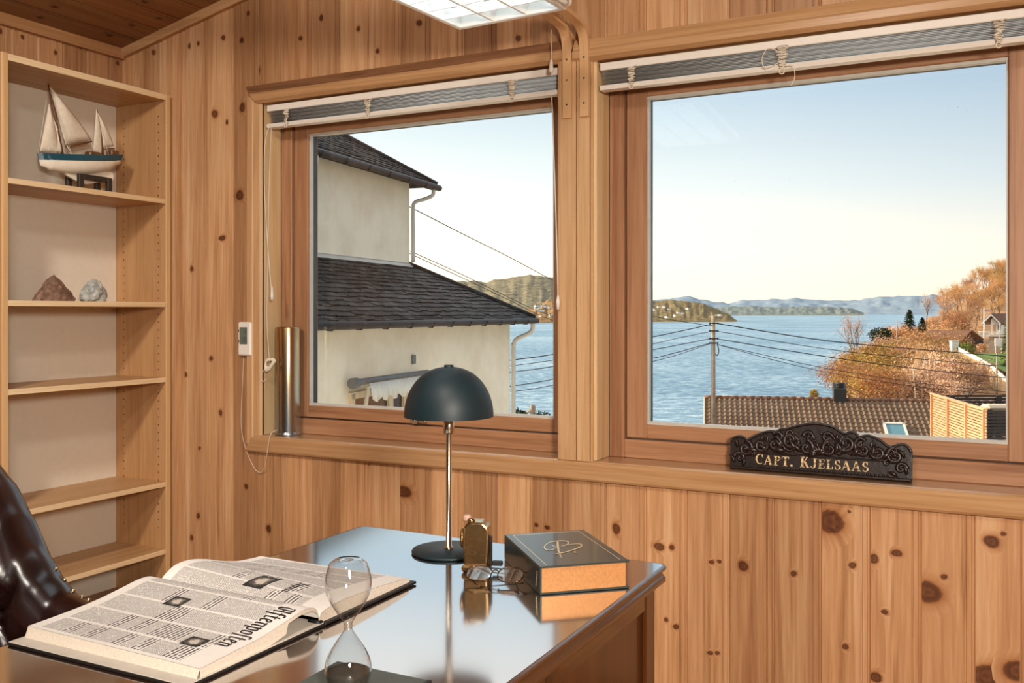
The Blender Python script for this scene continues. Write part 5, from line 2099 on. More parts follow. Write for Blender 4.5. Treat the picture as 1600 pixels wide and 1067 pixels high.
# window under the awning
m = MB()
for s0, s1 in ((12.32, 12.42), (13.52, 13.66), (14.05, 14.2), (15.3, 15.4)):
    m.box((0, 0, 0), (1, 1, 1), 0, 0, Matrix.Translation(N(s0, 7.0, -2.7)) @ Matrix(((HE.x * (s1 - s0), HN.x * 0.05, 0, 0), (HE.y * (s1 - s0), HN.y * 0.05, 0, 0), (0, 0, 1.5, 0), (0, 0, 0, 1))))
m.box((0, 0, 0), (1, 1, 1), 0, 0, Matrix.Translation(N(12.3, 7.0, -1.28)) @ Matrix(((HE.x * 3.1, HN.x * 0.05, 0, 0), (HE.y * 3.1, HN.y * 0.05, 0, 0), (0, 0, 0.1, 0), (0, 0, 0, 1))))
wf = m.build('window', M['cream'], t)
m = MB()
m.prism([N(12.35, 6.995, -2.7), N(15.38, 6.995, -2.7), N(15.38, 6.995, -1.2), N(12.35, 6.995, -1.2)], -HN * 0.01)
m.build('pane', M['darkglass'], wf)
# awning
m = MB()
m.tube([N(12.2, 6.84, -1.02), N(14.72, 6.84, -1.02)], 0.05, 12)
m.tube([N(12.15, 6.86, -1.03), N(12.3, 6.86, -1.03)], 0.08, 12)
aw = m.build('awning', M['awnpole'], t)
m = MB()
rows = []
for i in range(90):
    f = i / 89
    s_ = 12.40 + 2.3 * f
    rows.append([N(s_, 6.70 + 0.012 * math.sin(f * 90), -1.04), N(s_, 6.66 + 0.014 * math.sin(f * 90), -1.18), N(s_, 6.65 + 0.014 * math.sin(f * 90), -1.25 - 0.075 * abs(math.sin(f * PI * 8)))])
m.grid(rows)
m.build('valance', M['awn'], aw, solid=0.006)
m = MB()
m.tube([N(12.36, 6.70, -1.08), N(12.16, 6.75, -2.1)], 0.03, 8)
m.build('awning_arm', M['cream'], aw)
m = MB()
m.box((0, 0, 0), (1, 1, 1), 0, 0, Matrix.Translation(N(14.42, 6.99, -0.86)) @ Matrix(((HE.x * 0.12, HN.x * 0.02, 0, 0), (HE.y * 0.12, HN.y * 0.02, 0, 0), (0, 0, 0.15, 0), (0, 0, 0, 1))))
m.build('air_vent', M['awnpole'], t)

# ------------------------------------------------------------------ tiled house below the right window
RD, DS = (RGT * 0.98 - FWD * 0.2), (-RGT * 0.2 - FWD * 0.98)
O = at(1101, 622, 50)


def TR(a, b_, h=0.0):
    """a along the ridge to the right, b down the slope (plan metres), h above the tiles"""
    return O + RD * a + DS * b_ + Vector((0, 0, -0.5 * b_ + h))


t = thing('tiled_house', 'house below the right window with brown pantiled roof and black chimney', 'house', TR(8, 0, -7))
m = MB()
TW, TL = 0.262, 0.36
nc, nrw = 58, 19
for j in range(nrw):
    rows = []
    for q, (bb, hh) in enumerate(((j * TL * 0.894, 0.0), ((j + 1) * TL * 0.894 + 0.02, 0.055), ((j + 1) * TL * 0.894 + 0.02, 0.0))):
        row = []
        for i in range(nc * 8 + 1):
            ph = (i % 8) / 8
            a = i * TW / 8
            wv = 0.075 * (0.5 + 0.5 * math.cos(2 * PI * ph)) ** 1.6
            row.append(TR(a, bb, hh + wv))
        rows.append(row)
    m.grid(rows, 0, False)
m.build('roof', M['tile'], t, recalc=False)
m = MB()
for i in range(36):
    m.tube([TR(i * 0.42, 0.0, 0.05), TR(i * 0.42 + 0.44, 0.0, 0.06)], [0.10, 0.115], 8)
m.build('ridge_tiles', M['brownroof'], t)
m = MB()
m.prism([TR(-0.06, 0, 0.05), TR(-0.06, 6.5, 0.05), TR(-0.06, 6.5, -0.16), TR(-0.06, 0, -0.16)], RD * 0.06)
m.build('verge_board', M['cream'], t)
m = MB()
m.prism([TR(0.1, 0.1, -0.12), TR(0.1, 6.2, -0.12), TR(0.1, 6.2, -6), TR(0.1, -6, -9.1), TR(0.1, -6, -6.1)], RD * 14.8)
m.build('wall', M['whitewash'], t)
m = MB()
m.prism([TR(0, 0.05, 0), TR(15.1, 0.05, 0), TR(15.1, -6.2, -6.2), TR(0, -6.2, -6.2)], Vector((0, 0, -0.1)))
m.build('roof', M['tile'], t)
ca = 6.5
m = MB()
m.prism([TR(ca, -0.3, -0.5), TR(ca + 0.62, -0.3, -0.5), TR(ca + 0.62, 0.3, -0.5), TR(ca, 0.3, -0.5)], Vector((0, 0, 1.25)))
ch = m.build('chimney', M['chim'], t)
m = MB()
m.lathe([(0.2, 0), (0.2, 0.12), (0.24, 0.14), (0.2, 0.2), (0.0, 0.22)], TR(ca + 0.31, 0, 0.72), 14)
m.build('chimney_cowl', M['chim'], ch)
for a, bb, w, l in ((8.55, 2.05, 1.0, 1.5), (11.9, 2.25, 1.0, 1.5)):
    m = MB()
    nv = (RD.cross(DS + Vector((0, 0, -0.5)))).normalized()
    if nv.z < 0:
        nv = -nv
    for a0, b0, a1, b1 in ((a, bb, a + 0.1, bb + l), (a + w - 0.1, bb, a + w, bb + l), (a, bb, a + w, bb + 0.1), (a, bb + l - 0.1, a + w, bb + l)):
        m.prism([TR(a0, b0, 0.02), TR(a1, b0, 0.02), TR(a1, b1, 0.02), TR(a0, b1, 0.02)], nv * 0.2)
    sk = m.build('skylight', M['pipe'] if a < 10 else M['cream'], t)
    m = MB()
    m.prism([TR(a + 0.08, bb + 0.08, 0.14), TR(a + w - 0.08, bb + 0.08, 0.14), TR(a + w - 0.08, bb + l - 0.08, 0.14), TR(a + 0.08, bb + l - 0.08, 0.14)], nv * 0.04)
    m.build('pane', plain('skylight_pane', '54808c' if a < 10 else '4a4f52', 0.15, var=0.02), sk)

# ------------------------------------------------------------------ larch screen and dark slat fences
S0 = at(1455, 615, 28.8)
S1 = at(1541, 640, 24.0)
S1.z = S0.z
sv = (S1 - S0)
sn = Vector((-sv.y, sv.x, 0)).normalized()
t = thing('larch_screen', 'bright larch screen of horizontal slats at the right end of the tiled roof', 'screen', S0 + Vector((0, 0, -3)))
m = MB()
for i in range(28):
    z = -0.075 * i
    for k in range(1):
        m.prism([S0 + Vector((0, 0, z)), S1 + Vector((0, 0, z)), S1 + Vector((0, 0, z - 0.051)), S0 + Vector((0, 0, z - 0.051))], sn * 0.022)
m.build('slat_panel', M['cedar'], t)['kind'] = 'stuff'
for f in (0.02, 0.35, 0.68, 0.97):
    m = MB()
    p = S0.lerp(S1, f) - sn * 0.06
    m.prism([p, p + sv.normalized() * 0.06, p + sv.normalized() * 0.06 + sn * 0.055, p + sn * 0.055], Vector((0, 0, -3)))
    m.build('post', M['cedar'], t)
m = MB()
m.prism([S0 + Vector((0, 0, 0.0)) - sn * 0.05, S1 - sn * 0.05, S1 + sn * 0.04, S0 + sn * 0.04], Vector((0, 0, 0.03)))
m.build('top_rail', M['cedar'], t)
t = thing('slat_fence', 'nearer dark slatted fence running right from the end of the larch screen', 'fence', S1 + Vector((1, 0, -3)))
FR = RGT
m = MB()
for i in range(26):
    z = -0.02 - 0.085 * i
    m.prism([S1 + Vector((0, 0, z)) + FR * 0.03, S1 + FR * 3.4 + Vector((0, 0, z)), S1 + FR * 3.4 + Vector((0, 0, z - 0.06)), S1 + FR * 0.03 + Vector((0, 0, z - 0.06))], FWD * 0.03)
m.build('slat_panel', M['darkslat'], t)['kind'] = 'stuff'
for a in (0.1, 1.8, 3.3):
    m = MB()
    p = S1 + FR * a + FWD * 0.04
    m.prism([p, p + FR * 0.08, p + FR * 0.08 + FWD * 0.08, p + FWD * 0.08], Vector((0, 0, -3)))
    m.build('post', M['darkslat'], t)
S2 = at(1478, 617, 29.5)
t = thing('slat_fence', 'farther dark slatted fence behind the larch screen', 'fence', S2 + Vector((1, 0, -3)))
m = MB()
for i in range(24):
    z = -0.095 * i
    m.prism([S2 + Vector((0, 0, z)), S2 + FR * 4.5 + Vector((0, 0, z)), S2 + FR * 4.5 + Vector((0, 0, z - 0.065)), S2 + Vector((0, 0, z - 0.065))], FWD * 0.03)
m.build('slat_panel', M['darkslat'], t)['kind'] = 'stuff'
for a in (0.1, 1.55, 3.0, 4.4):
    m = MB()
    p = S2 + FR * a - FWD * 0.08
    m.prism([p, p + FR * 0.16, p + FR * 0.16 + FWD * 0.08, p + FWD * 0.08], Vector((0, 0, -3)))
    m.build('post', M['darkslat'], t)
m = MB()
p = at(1543, 642, 26.5)
m.box((0, 0, 0), (1.6, 0.5, 0.16), 0, 0.075, Matrix.Translation(p) @ Matrix.Rotation(YAW, 4, 'Z'))
tag(m.build('cushion_roll', M['concrete'], origin=p), 'beige rounded cushion showing above the nearer dark slatted fence', 'cushion')
# terrace deck the fences stand on
m = MB()
p = at(1440, 800, 24)
q = S1 + Vector((0, 0, -2.2))
m.prism([S0 + Vector((0, 0, -2.15)), S1 + Vector((0, 0, -2.15)), S1 + FR * 4 + Vector((0, 0, -2.15)), S0 + FR * 6 + Vector((0, 0, -2.15)) + FWD * 1.5], Vector((0, 0, -0.2)))
struct(m.build('terrace', M['darkslat']))

# ------------------------------------------------------------------ ground, sea, hills
GU = [700, 1000, 1200, 1290, 1330, 1380, 1450, 1520, 1580, 1750]
GD = [26, 60, 100, 140, 180, 220, 260, 310, 370, 450, 560]
GZ = [[-4.0, -8.0, -13.2, -21, -30, -30, -30, -30, -30, -30, -30],
      [-4.0, -8.0, -13.2, -21, -28, -30, -30, -30, -30, -30, -30],
      [-6, -12, -17, -22, -28, -30, -30, -30, -30, -30, -30],
      [-5, -11, -15, -17.5, -21, -28, -30, -30, -30, -30, -30],
      [-5, -11, -14.5, -15.5, -15.2, -18, -26, -30, -30, -30, -30],
      [-5, -11, -14, -14.5, -13.4, -13.5, -13, -16, -27, -30, -30],
      [-5, -10.5, -13.5, -14.5, -14.2, -12.8, -10.6, -6.5, -1.5, -8, -24],
      [-5, -10, -13, -14, -14.5, -13.0, -10.5, -4.5, 1.5, 10.0, 6],
      [-5, -10, -12.7, -13.2, -14.0, -13.0, -10.2, -2.0, 5.5, 17.5, 22],
      [-5, -9, -11, -11, -11, -10, -6, 2.0, 11.0, 26, 34]]


def ground(u, d):
    def loc(v, arr):
        v = max(arr[0], min(arr[-1], v))
        for i in range(len(arr) - 1):
            if v <= arr[i + 1]:
                return i, (v - arr[i]) / (arr[i + 1] - arr[i])
        return len(arr) - 2, 1.0
    i, a = loc(u, GU)
    k, b_ = loc(d, GD)
    a = a * a * (3 - 2 * a) * 0.5 + a * 0.5
    return (GZ[i][k] * (1 - a) + GZ[i + 1][k] * a) * (1 - b_) + (GZ[i][k + 1] * (1 - a) + GZ[i + 1][k + 1] * a) * b_


def gpt(u, d, dz=0.0):
    return lf((u - 800) / F * d, d, ground(u, d) + dz)


def ground_mat():
    t_ = NT('rough_autumn_ground')
    v = t_.coord()
    n1 = t_.noise(v, 0.09, 6, 0.65)
    n2 = t_.noise(v, 1.3, 5, 0.7)
    f = t_.math('ADD', t_.math('MULTIPLY', n1, 0.7), t_.math('MULTIPLY', n2, 0.35))
    t_.set(Base_Color=t_.ramp(f, [(0.34, lin('6a4c2e')), (0.5, lin('96704a')), (0.66, lin('a88560'))]), Roughness=0.95)
    t_.bump(n2, 0.5, 0.4)
    return t_.m


m = MB()
rows = []
ds = [26 + (560 - 26) * (i / 60) ** 1.5 for i in range(61)]
us = [700 + 1050 * i / 110 for i in range(111)]
for d in ds:
    rows.append([gpt(u, d, min(0.5, d / 250) * mnoise.noise(Vector((u * 0.05, d * 0.12, 0)))) for u in us])
m.grid(rows)
struct(m.build('hillside', ground_mat()))


def sea_mat():
    t_ = NT('fjord_water')
    v = t_.coord((1, 1, 1))
    mp = t_.n('ShaderNodeMapping')
    mp.inputs['Rotation'].default_value = (0, 0, -YAW)
    mp.inputs['Scale'].default_value = (0.8, 1.0, 1)
    t_.t.links.new(v, mp.inputs[0])
    n1 = t_.noise(mp.outputs[0], 0.24, 6, 0.7, 0.5)
    n2 = t_.noise(mp.outputs[0], 0.006, 4, 0.6)
    f = t_.math('ADD', t_.math('MULTIPLY', n1, 0.75), t_.math('MULTIPLY', n2, 0.35))
    t_.set(Base_Color=t_.ramp(f, [(0.42, lin('436a87')), (0.54, lin('6f93ab')), (0.66, lin('b0c6d0'))]), Roughness=0.45)
    t_.b.inputs['Specular IOR Level'].default_value = 0.22
    t_.bump(n1, 0.6, 2.5)
    return t_.m


m = MB()
rows = []
for d in (70, 150, 300, 600, 1200, 3000, 8000, 20000, 50000):
    rows.append([lf(x * d, d, -26.25) for x in (-1.6, -0.8, -0.3, 0.1, 0.4, 0.7, 1.1, 1.8)])
m.grid(rows, 0, False)
struct(m.build('sea', sea_mat()))


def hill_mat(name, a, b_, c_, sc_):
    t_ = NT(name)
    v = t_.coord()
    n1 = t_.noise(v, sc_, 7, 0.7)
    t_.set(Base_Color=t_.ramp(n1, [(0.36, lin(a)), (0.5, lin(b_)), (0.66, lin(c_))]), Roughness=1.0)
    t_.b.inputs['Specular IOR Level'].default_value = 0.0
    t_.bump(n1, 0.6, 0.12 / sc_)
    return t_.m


def ridge(name, pts, d0, deep, mat, amp, seed=0.0):
    """a land mass from its skyline: shore d0 ahead, crest d0 + deep ahead, falling away behind"""
    d1 = d0 + deep
    us_ = []
    u = pts[0][0]
    st = (pts[-1][0] - pts[0][0]) / 150
    rows = []
    NR = 14
    for i in range(151):
        u = pts[0][0] + st * i
        for (ua, va), (ub, vb) in zip(pts, pts[1:]):
            if ua <= u <= ub:
                f = (u - ua) / (ub - ua)
                v = va + (vb - va) * f
                break
        zc = (HY - v) / F * d1
        nz_ = mnoise.fractal(Vector((u * 0.06, seed, 0)), 1.0, 2.0, 5) * amp
        row = [lf((u - 800) / F * (d0 - deep * 0.01), d0 - deep * 0.01, -27)]
        for k in range(NR + 1):
            f = k / NR
            d = d0 + deep * f
            h = -26.4 + (zc + nz_ + 26.4) * (f ** 0.85)
            h += mnoise.fractal(Vector((u * 0.1, f * 3, seed)), 1.0, 2.0, 4) * amp * 1.2 * math.sin(PI * f)
            row.append(lf((u - 800) / F * d, d, h))
        row.append(lf((u - 800) / F * (d1 + deep), d1 + deep, -27))
        rows.append(row)
    m = MB()
    m.grid(rows)
    return struct(m.build(name, mat))


ridge('far_hills', [(560, 462), (900, 466), (1008, 470), (1045, 467), (1066, 463), (1080, 463), (1112, 471), (1140, 474), (1160, 469), (1200, 468), (1240, 466), (1290, 469), (1325, 470), (1360, 465), (1385, 463), (1430, 462), (1470, 461), (1520, 463), (1600, 462), (1700, 464)], 15000, 4500, hill_mat('hazed_far_hill_forest', '76879a', '8594a2', '94a2ab', 0.004), 45, 1.0)  # aerial haze is mixed into these blue-grey forest colours
ridge('middle_spit', [(1092, 484), (1110, 481), (1140, 479), (1180, 478), (1210, 480), (1250, 479), (1290, 479), (1325, 481), (1340, 484), (1350, 488)], 9500, 900, hill_mat('hazed_spit_forest', '66706f', '78807d', '898e88', 0.012), 12, 2.0)  # distance haze painted into the greyed forest colours
ridge('left_hill', [(560, 470), (640, 452), (690, 441), (720, 439), (760, 440), (800, 433), (830, 430), (850, 432), (880, 436), (930, 452), (980, 475), (1010, 490)], 3000, 900, hill_mat('left_hill_forest', '5f5b4c', '7f7865', '9a907a', 0.04), 7, 3.0)
ridge('headland', [(930, 480), (1008, 468), (1030, 470), (1050, 468), (1075, 471), (1100, 474), (1118, 482), (1136, 490), (1152, 501)], 2750, 420, hill_mat('headland_forest', '5e543f', '7d6f54', '978769', 0.06), 5, 4.0)
m = MB()
ridge('left_spit', [(800, 492), (830, 482), (845, 474), (858, 468), (880, 466), (920, 476)], 2500, 200, hill_mat('left_spit_trees', '6e563c', '8a6f50', '9f876a', 0.03), 6, 5.0)

# distant houses on the shore
rh = random.Random(11)
for i in range(22):
    if i < 11:
        u = 1012 + 105 * rh.random()
        v = 479 + 16 * rh.random()
        d = 2800
    else:
        u, d = 835 + 25 * rh.random(), 2510
        v = 476 + 20 * rh.random()
    p = at(u, v, d - 25)
    m = MB()
    w, h = 4 + 3 * rh.random(), 2.5 + 1.5 * rh.random()
    Mh = Matrix.Translation(p) @ Matrix.Rotation(YAW + rh.random(), 4, 'Z')
    m.box((-w / 2, -4, -h), (w / 2, 4, h * 0.5), 0, 0, Mh)
    m.prism([Mh @ Vector(q) for q in ((-w / 2 - 0.4, -4.4, h * 0.5), (w / 2 + 0.4, -4.4, h * 0.5), (0, -4.4, h * 1.2))], Mh.to_3x3() @ Vector((0, 8.8, 0)), 1)
    o = m.build('cottage', [M['whitewash'], M['brownroof']], origin=p)
    if i < 11:
        tag(o, 'tiny white house on the wooded headland across the water', 'house', 'white houses on the far headland')
    else:
        tag(o, 'tiny white house at the foot of the hill seen past the neighbour\'s eave', 'house', 'white houses below the far hill')

# ------------------------------------------------------------------ poles and cables
def pole(label, u, vt, vb, d, r_, mat='pole'):
    a, b_ = at(u, vt, d), at(u, vb, d)
    t = thing('utility_pole', label, 'pole', b_)
    m = MB(); m.tube([b_, a], [r_ * 1.15, r_ * 0.85], 12); m.build('post', M[mat], t)
    return t, a, b_


tp, pa, pb = pole('tall wooden utility pole with small street lamp in front of the tiled roof', 1114.5, 493, 760, 44, 0.105)
m = MB()
m.tube(smooth_path([pa + Vector((0, 0, -0.12)), pa + RGT * 0.1 + Vector((0, 0, 0.0)), pa + RGT * 0.25 + Vector((0, 0, 0.0))], 5), 0.03, 8)
m.build('lamp_arm', M['bead'], tp)
m = MB()
m.ball(pa + RGT * 0.28 + Vector((0, 0, 0.0)), 0.11, 10, 0, (1.3, 0.8, 0.5))
m.build('lamp_head', M['whitewash'], tp)
for v in (505, 517, 529, 536):
    m = MB()
    p = at(1114.5, v, 43.85)
    m.tube([p - RGT * 0.16, p + RGT * 0.2], 0.03, 8)
    m.ball(p + RGT * 0.2, 0.05, 8); m.ball(p - RGT * 0.16, 0.05, 8)
    m.build('insulator', M['wire'], tp)
m = MB(); m.tube([at(1112.3, 533, 43.8), at(1112, 760, 43.8)], 0.022, 6); m.build('down_cable', M['wire'], tp)
m = MB(); m.tube(smooth_path([at(1121, 538, 43.8), at(1123, 548, 43.8), at(1121, 555, 43.8), at(1118, 553, 43.8)], 5), 0.025, 6); m.build('cable_loop', M['wire'], tp)
pole('thin grey utility pole standing by the dark conifers on the far shore bank', 1401.5, 500, 552, 235, 0.14)
pole('slim pole rising from the stone wall below the white gabled house', 1557.5, 552, 622, 150, 0.13)


def cable(label, pts, r_, grp=None):
    P_ = [at(u, v, d) for u, v, d in pts]
    m = MB()
    m.tube(smooth_path(P_, 8), r_, 5)
    o = m.build('power_cable', M['wire'], origin=P_[0])
    tag(o, label, 'cable', grp)


dl = 44
cable('topmost black cable running right from the wooden pole', [(1118, 505, dl), (1290, 532, 45), (1450, 547, 47), (1640, 562, 50)], 0.024)
cable('second black cable down running right from the wooden pole', [(1118, 517, dl), (1290, 545, 45), (1450, 562, 47), (1640, 578, 50)], 0.016)
cable('third black cable down running right from the wooden pole', [(1118, 529, dl), (1290, 557, 45), (1450, 578, 47), (1640, 597, 50)], 0.021)
cable('upper of the two lowest cables running right from the wooden pole', [(1120, 538, dl), (1200, 556, 44.5), (1300, 577, 45), (1450, 600, 47), (1640, 618, 50)], 0.014)
cable('lowest cable running right from the wooden pole', [(1120, 538, dl), (1200, 560, 44.5), (1300, 583, 45), (1450, 606, 47), (1640, 622, 50)], 0.014)
cable('topmost black cable running left from the wooden pole', [(1110, 507, dl), (1060, 518, 43), (1010, 528, 42), (862, 554, 40), (795, 563, 39)], 0.02)
cable('second black cable running left from the wooden pole', [(1110, 518, dl), (1060, 528, 43), (1010, 539, 42), (862, 563, 40), (795, 572, 39)], 0.014)
cable('third black cable running left from the wooden pole', [(1110, 529, dl), (1060, 539, 43), (1010, 548, 42), (862, 573, 40), (795, 582, 39)], 0.018)
cable('fourth and sagging black cable running left from the wooden pole', [(1110, 536, dl), (1060, 550, 43), (1010, 562, 42), (862, 593, 40), (795, 604, 39)], 0.018)
cable('lowest thin cable running left from the wooden pole', [(1110, 537, dl), (1060, 554, 43), (1010, 567, 42), (862, 602, 40), (795, 613, 39)], 0.013)
cable('thin cable crossing the water from upper left to the pole head', [(1010, 491, 40), (1050, 500, 42), (1112, 509, dl)], 0.013)
cable('single cable slanting across the sky from beside the neighbour\'s upper downpipe', [(640, 323, 22), (720, 364, 25), (800, 404, 29), (862, 437, 32), (900, 455, 34)], 0.012)
cable('upper of two cables slanting down past the neighbour\'s lower roof', [(640, 392, 22), (720, 428, 25), (800, 467, 29), (862, 494, 32), (1000, 540, 38)], 0.010)
cable('lower of two cables slanting down past the neighbour\'s lower roof', [(640, 396, 22), (720, 433, 25), (800, 471, 29), (862, 500, 32), (1000, 548, 38)], 0.010)

# ------------------------------------------------------------------ buildings on the right-hand shore
t = thing('gabled_house', 'small white gabled house with balcony high on the right shore', 'house', at(1554, 545, 250))
px = 250 / F


def gb(u, v, back=0.0):
    return at(u, v, 250) + (FWD * 0.55 + RGT * 0.84) * back


bk_ = (FWD * 0.55 + RGT * 0.84)
m = MB(); m.prism([gb(1548, 522), gb(1566, 522), gb(1566, 504), gb(1553.5, 493), gb(1548, 500)], bk_ * 9); m.build('wall', M['whitewash'], t)
m = MB(); m.prism([gb(1546, 548), gb(1566, 548), gb(1566, 522), gb(1546, 522)], bk_ * 9 + FWD * 1.5); m.build('lower_wall', M['concrete'], t)
m = MB()
f0 = -bk_ * 1.6
m.prism([gb(1539, 507) + f0, gb(1553.5, 492) + f0, gb(1553.5, 489.5) + f0, gb(1539, 504.5) + f0], bk_ * 11)
m.prism([gb(1553.5, 492) + f0, gb(1568.5, 507) + f0, gb(1568.5, 504.5) + f0, gb(1553.5, 489.5) + f0], bk_ * 11)
m.build('roof', M['brownroof'], t)
m = MB()
f1 = f0 - FWD * 0.15
m.prism([gb(1539, 507.5) + f1, gb(1553.5, 493) + f1, gb(1553.5, 490.5) + f1, gb(1539, 505) + f1], FWD * 0.1)
m.prism([gb(1553.5, 493) + f1, gb(1568.5, 507.5) + f1, gb(1568.5, 505) + f1, gb(1553.5, 490.5) + f1], FWD * 0.1)
m.build('barge_board', M['whitewash'], t)
m = MB()
m.prism([gb(1533, 523.5) + f1, gb(1567, 523.5) + f1, gb(1567, 525.5) + f1, gb(1533, 525.5) + f1], bk_ * 3)
for u in range(1535, 1568, 2):
    m.tube([gb(u, 524) + f1, gb(u, 518) + f1], 0.06, 5)
m.tube([gb(1533, 518) + f1, gb(1567, 518) + f1], 0.09, 5)
m.build('balcony', M['whitewash'], t)
for u in (1543, 1566):
    m = MB(); m.tube([gb(u, 505) + f1, gb(u, 546) + f1], 0.17, 6); m.build('post', M['whitewash'], t)
m = MB(); m.prism([gb(1551, 521) - FWD * 0.1, gb(1556, 521) - FWD * 0.1, gb(1556, 508) - FWD * 0.1, gb(1551, 508) - FWD * 0.1], FWD * 0.1); m.build('door', M['cedar'], t)
m = MB(); m.prism([gb(1559, 516) - FWD * 0.1, gb(1563, 516) - FWD * 0.1, gb(1563, 508) - FWD * 0.1, gb(1559, 508) - FWD * 0.1], FWD * 0.1); m.build('window', M['darkglass'], t)

t = thing('flagpole', 'white flagpole with red and white pennant beside the gabled house', 'flagpole', at(1537.5, 548, 245))
m = MB(); m.tube([at(1537.5, 548, 245), at(1537.5, 480, 245)], [0.16, 0.09], 8); m.build('pole', M['whitewash'], t)
m = MB()
m.grid([[at(1537.5 + 14 * f, 481 + 6 * f + 0.6 * math.sin(f * 9), 245) for f in (i / 12 for i in range(13))], [at(1537.5 + 14 * f, 485.5 + 2.5 * f + 0.6 * math.sin(f * 9), 245) for f in (i / 12 for i in range(13))]])
m.build('pennant', plain('red_white_pennant', 'd8a39a', 0.8), t, solid=0.05)

t = thing('dark_shed', 'low dark boarded building with brown roof left of the flagpole', 'building', at(1518, 536, 235))
m = MB(); m.prism([at(1504, 536, 235), at(1538, 538, 235), at(1535, 530, 235), at(1519, 517.5, 235), at(1504, 531, 235)], FWD * 6 - RGT * 4); m.build('wall', M['darkboard'], t)
m = MB()
bk2 = FWD * 5 - RGT * 8
m.prism([at(1502, 533, 234), at(1519, 517, 234), at(1519, 515.5, 234), at(1502, 531, 234)], bk2)
m.prism([at(1519, 517, 234), at(1538, 531.5, 234), at(1538, 530, 234), at(1519, 515.5, 234)], bk2)
m.build('roof', M['brownroof'], t)

t = thing('white_gatepost', 'broad white masonry gatepost at the upper end of the garden wall', 'gatepost', at(1491, 560, 215))
m = MB(); m.box((-0.8, -0.6, -0.5), (0.8, 0.6, 3.9), 0, 0, Matrix.Translation(at(1491, 560, 215)) @ Matrix.Rotation(YAW, 4, 'Z')); m.build('pillar', M['whitewash'], t)
m = MB(); m.box((-0.95, -0.75, 3.9), (0.95, 0.75, 4.05), 0, 0, Matrix.Translation(at(1491, 560, 215)) @ Matrix.Rotation(YAW, 4, 'Z')); m.build('coping', M['whitewash'], t)
t = thing('garden_wall', 'long stone garden wall with white painted coping descending to the right', 'wall', at(1540, 600, 180))
WPTS = [(1497, 545, 205), (1510, 552, 197), (1530, 562, 186), (1548, 573, 175), (1565, 588, 164), (1582, 604, 154), (1620, 640, 138)]
m = MB()
top = [at(u, v + 3, d) for u, v, d in WPTS]
m.grid([top, [p + Vector((0, 0, -3.2)) for p in top], [p + Vector((0, 0, -3.2)) + FWD * 0.8 + RGT * 0.5 for p in top], [p + FWD * 0.8 + RGT * 0.5 for p in top]], 0, False)
m.build('stonework', M['stonewall'], t)
m = MB()
m.grid([[p + Vector((0, 0, 0.75)) - FWD * 0.2 for p in top], [p + Vector((0, 0, -0.55)) - FWD * 0.2 for p in top], [p + Vector((0, 0, -0.55)) + FWD + RGT * 0.6 for p in top], [p + Vector((0, 0, 0.75)) + FWD + RGT * 0.6 for p in top]], 0, False, False)
m.grid([[p + Vector((0, 0, 0.75)) - FWD * 0.2 for p in top], [p + Vector((0, 0, 0.75)) + FWD + RGT * 0.6 for p in top]], 0, False)
m.build('coping', M['whitewash'], t)
m = MB()
m.grid([[at(1500, 552, 208), at(1540, 552, 215), at(1590, 552, 230), at(1640, 560, 230)], [at(1506, 553, 200), at(1540, 566, 190), at(1590, 590, 168), at(1640, 640, 150)]], 0, False)
m2 = m.build('lawn', M['grass'])
tag(m2, 'green lawn behind the white-topped garden wall', 'lawn', kind='stuff')
m = MB()
p = at(1497, 612, 165)
m.box((0, 0, -1.5), (2.4, 1.5, 0.75), 0, 0.05, Matrix.Translation(p) @ Matrix.Rotation(YAW, 4, 'Z'))
tag(m.build('concrete_block', M['concrete'], origin=p), 'low pale concrete block by the track left of the stone wall', 'block')
m = MB()
p = at(1555, 541, 240)
m.box((0, 0, 0), (1.8, 0.4, 2.0), 0, 0.05, Matrix.Translation(p) @ Matrix.Rotation(YAW, 4, 'Z'))
for x in (0.1, 1.6):
    m.box((x, 0.1, -3.5), (x + 0.18, 0.28, 0), 0, 0, Matrix.Translation(p) @ Matrix.Rotation(YAW, 4, 'Z'))
tag(m.build('white_board', M['whitewash'], origin=p), 'blank white board on two legs in front of the gabled house', 'board')

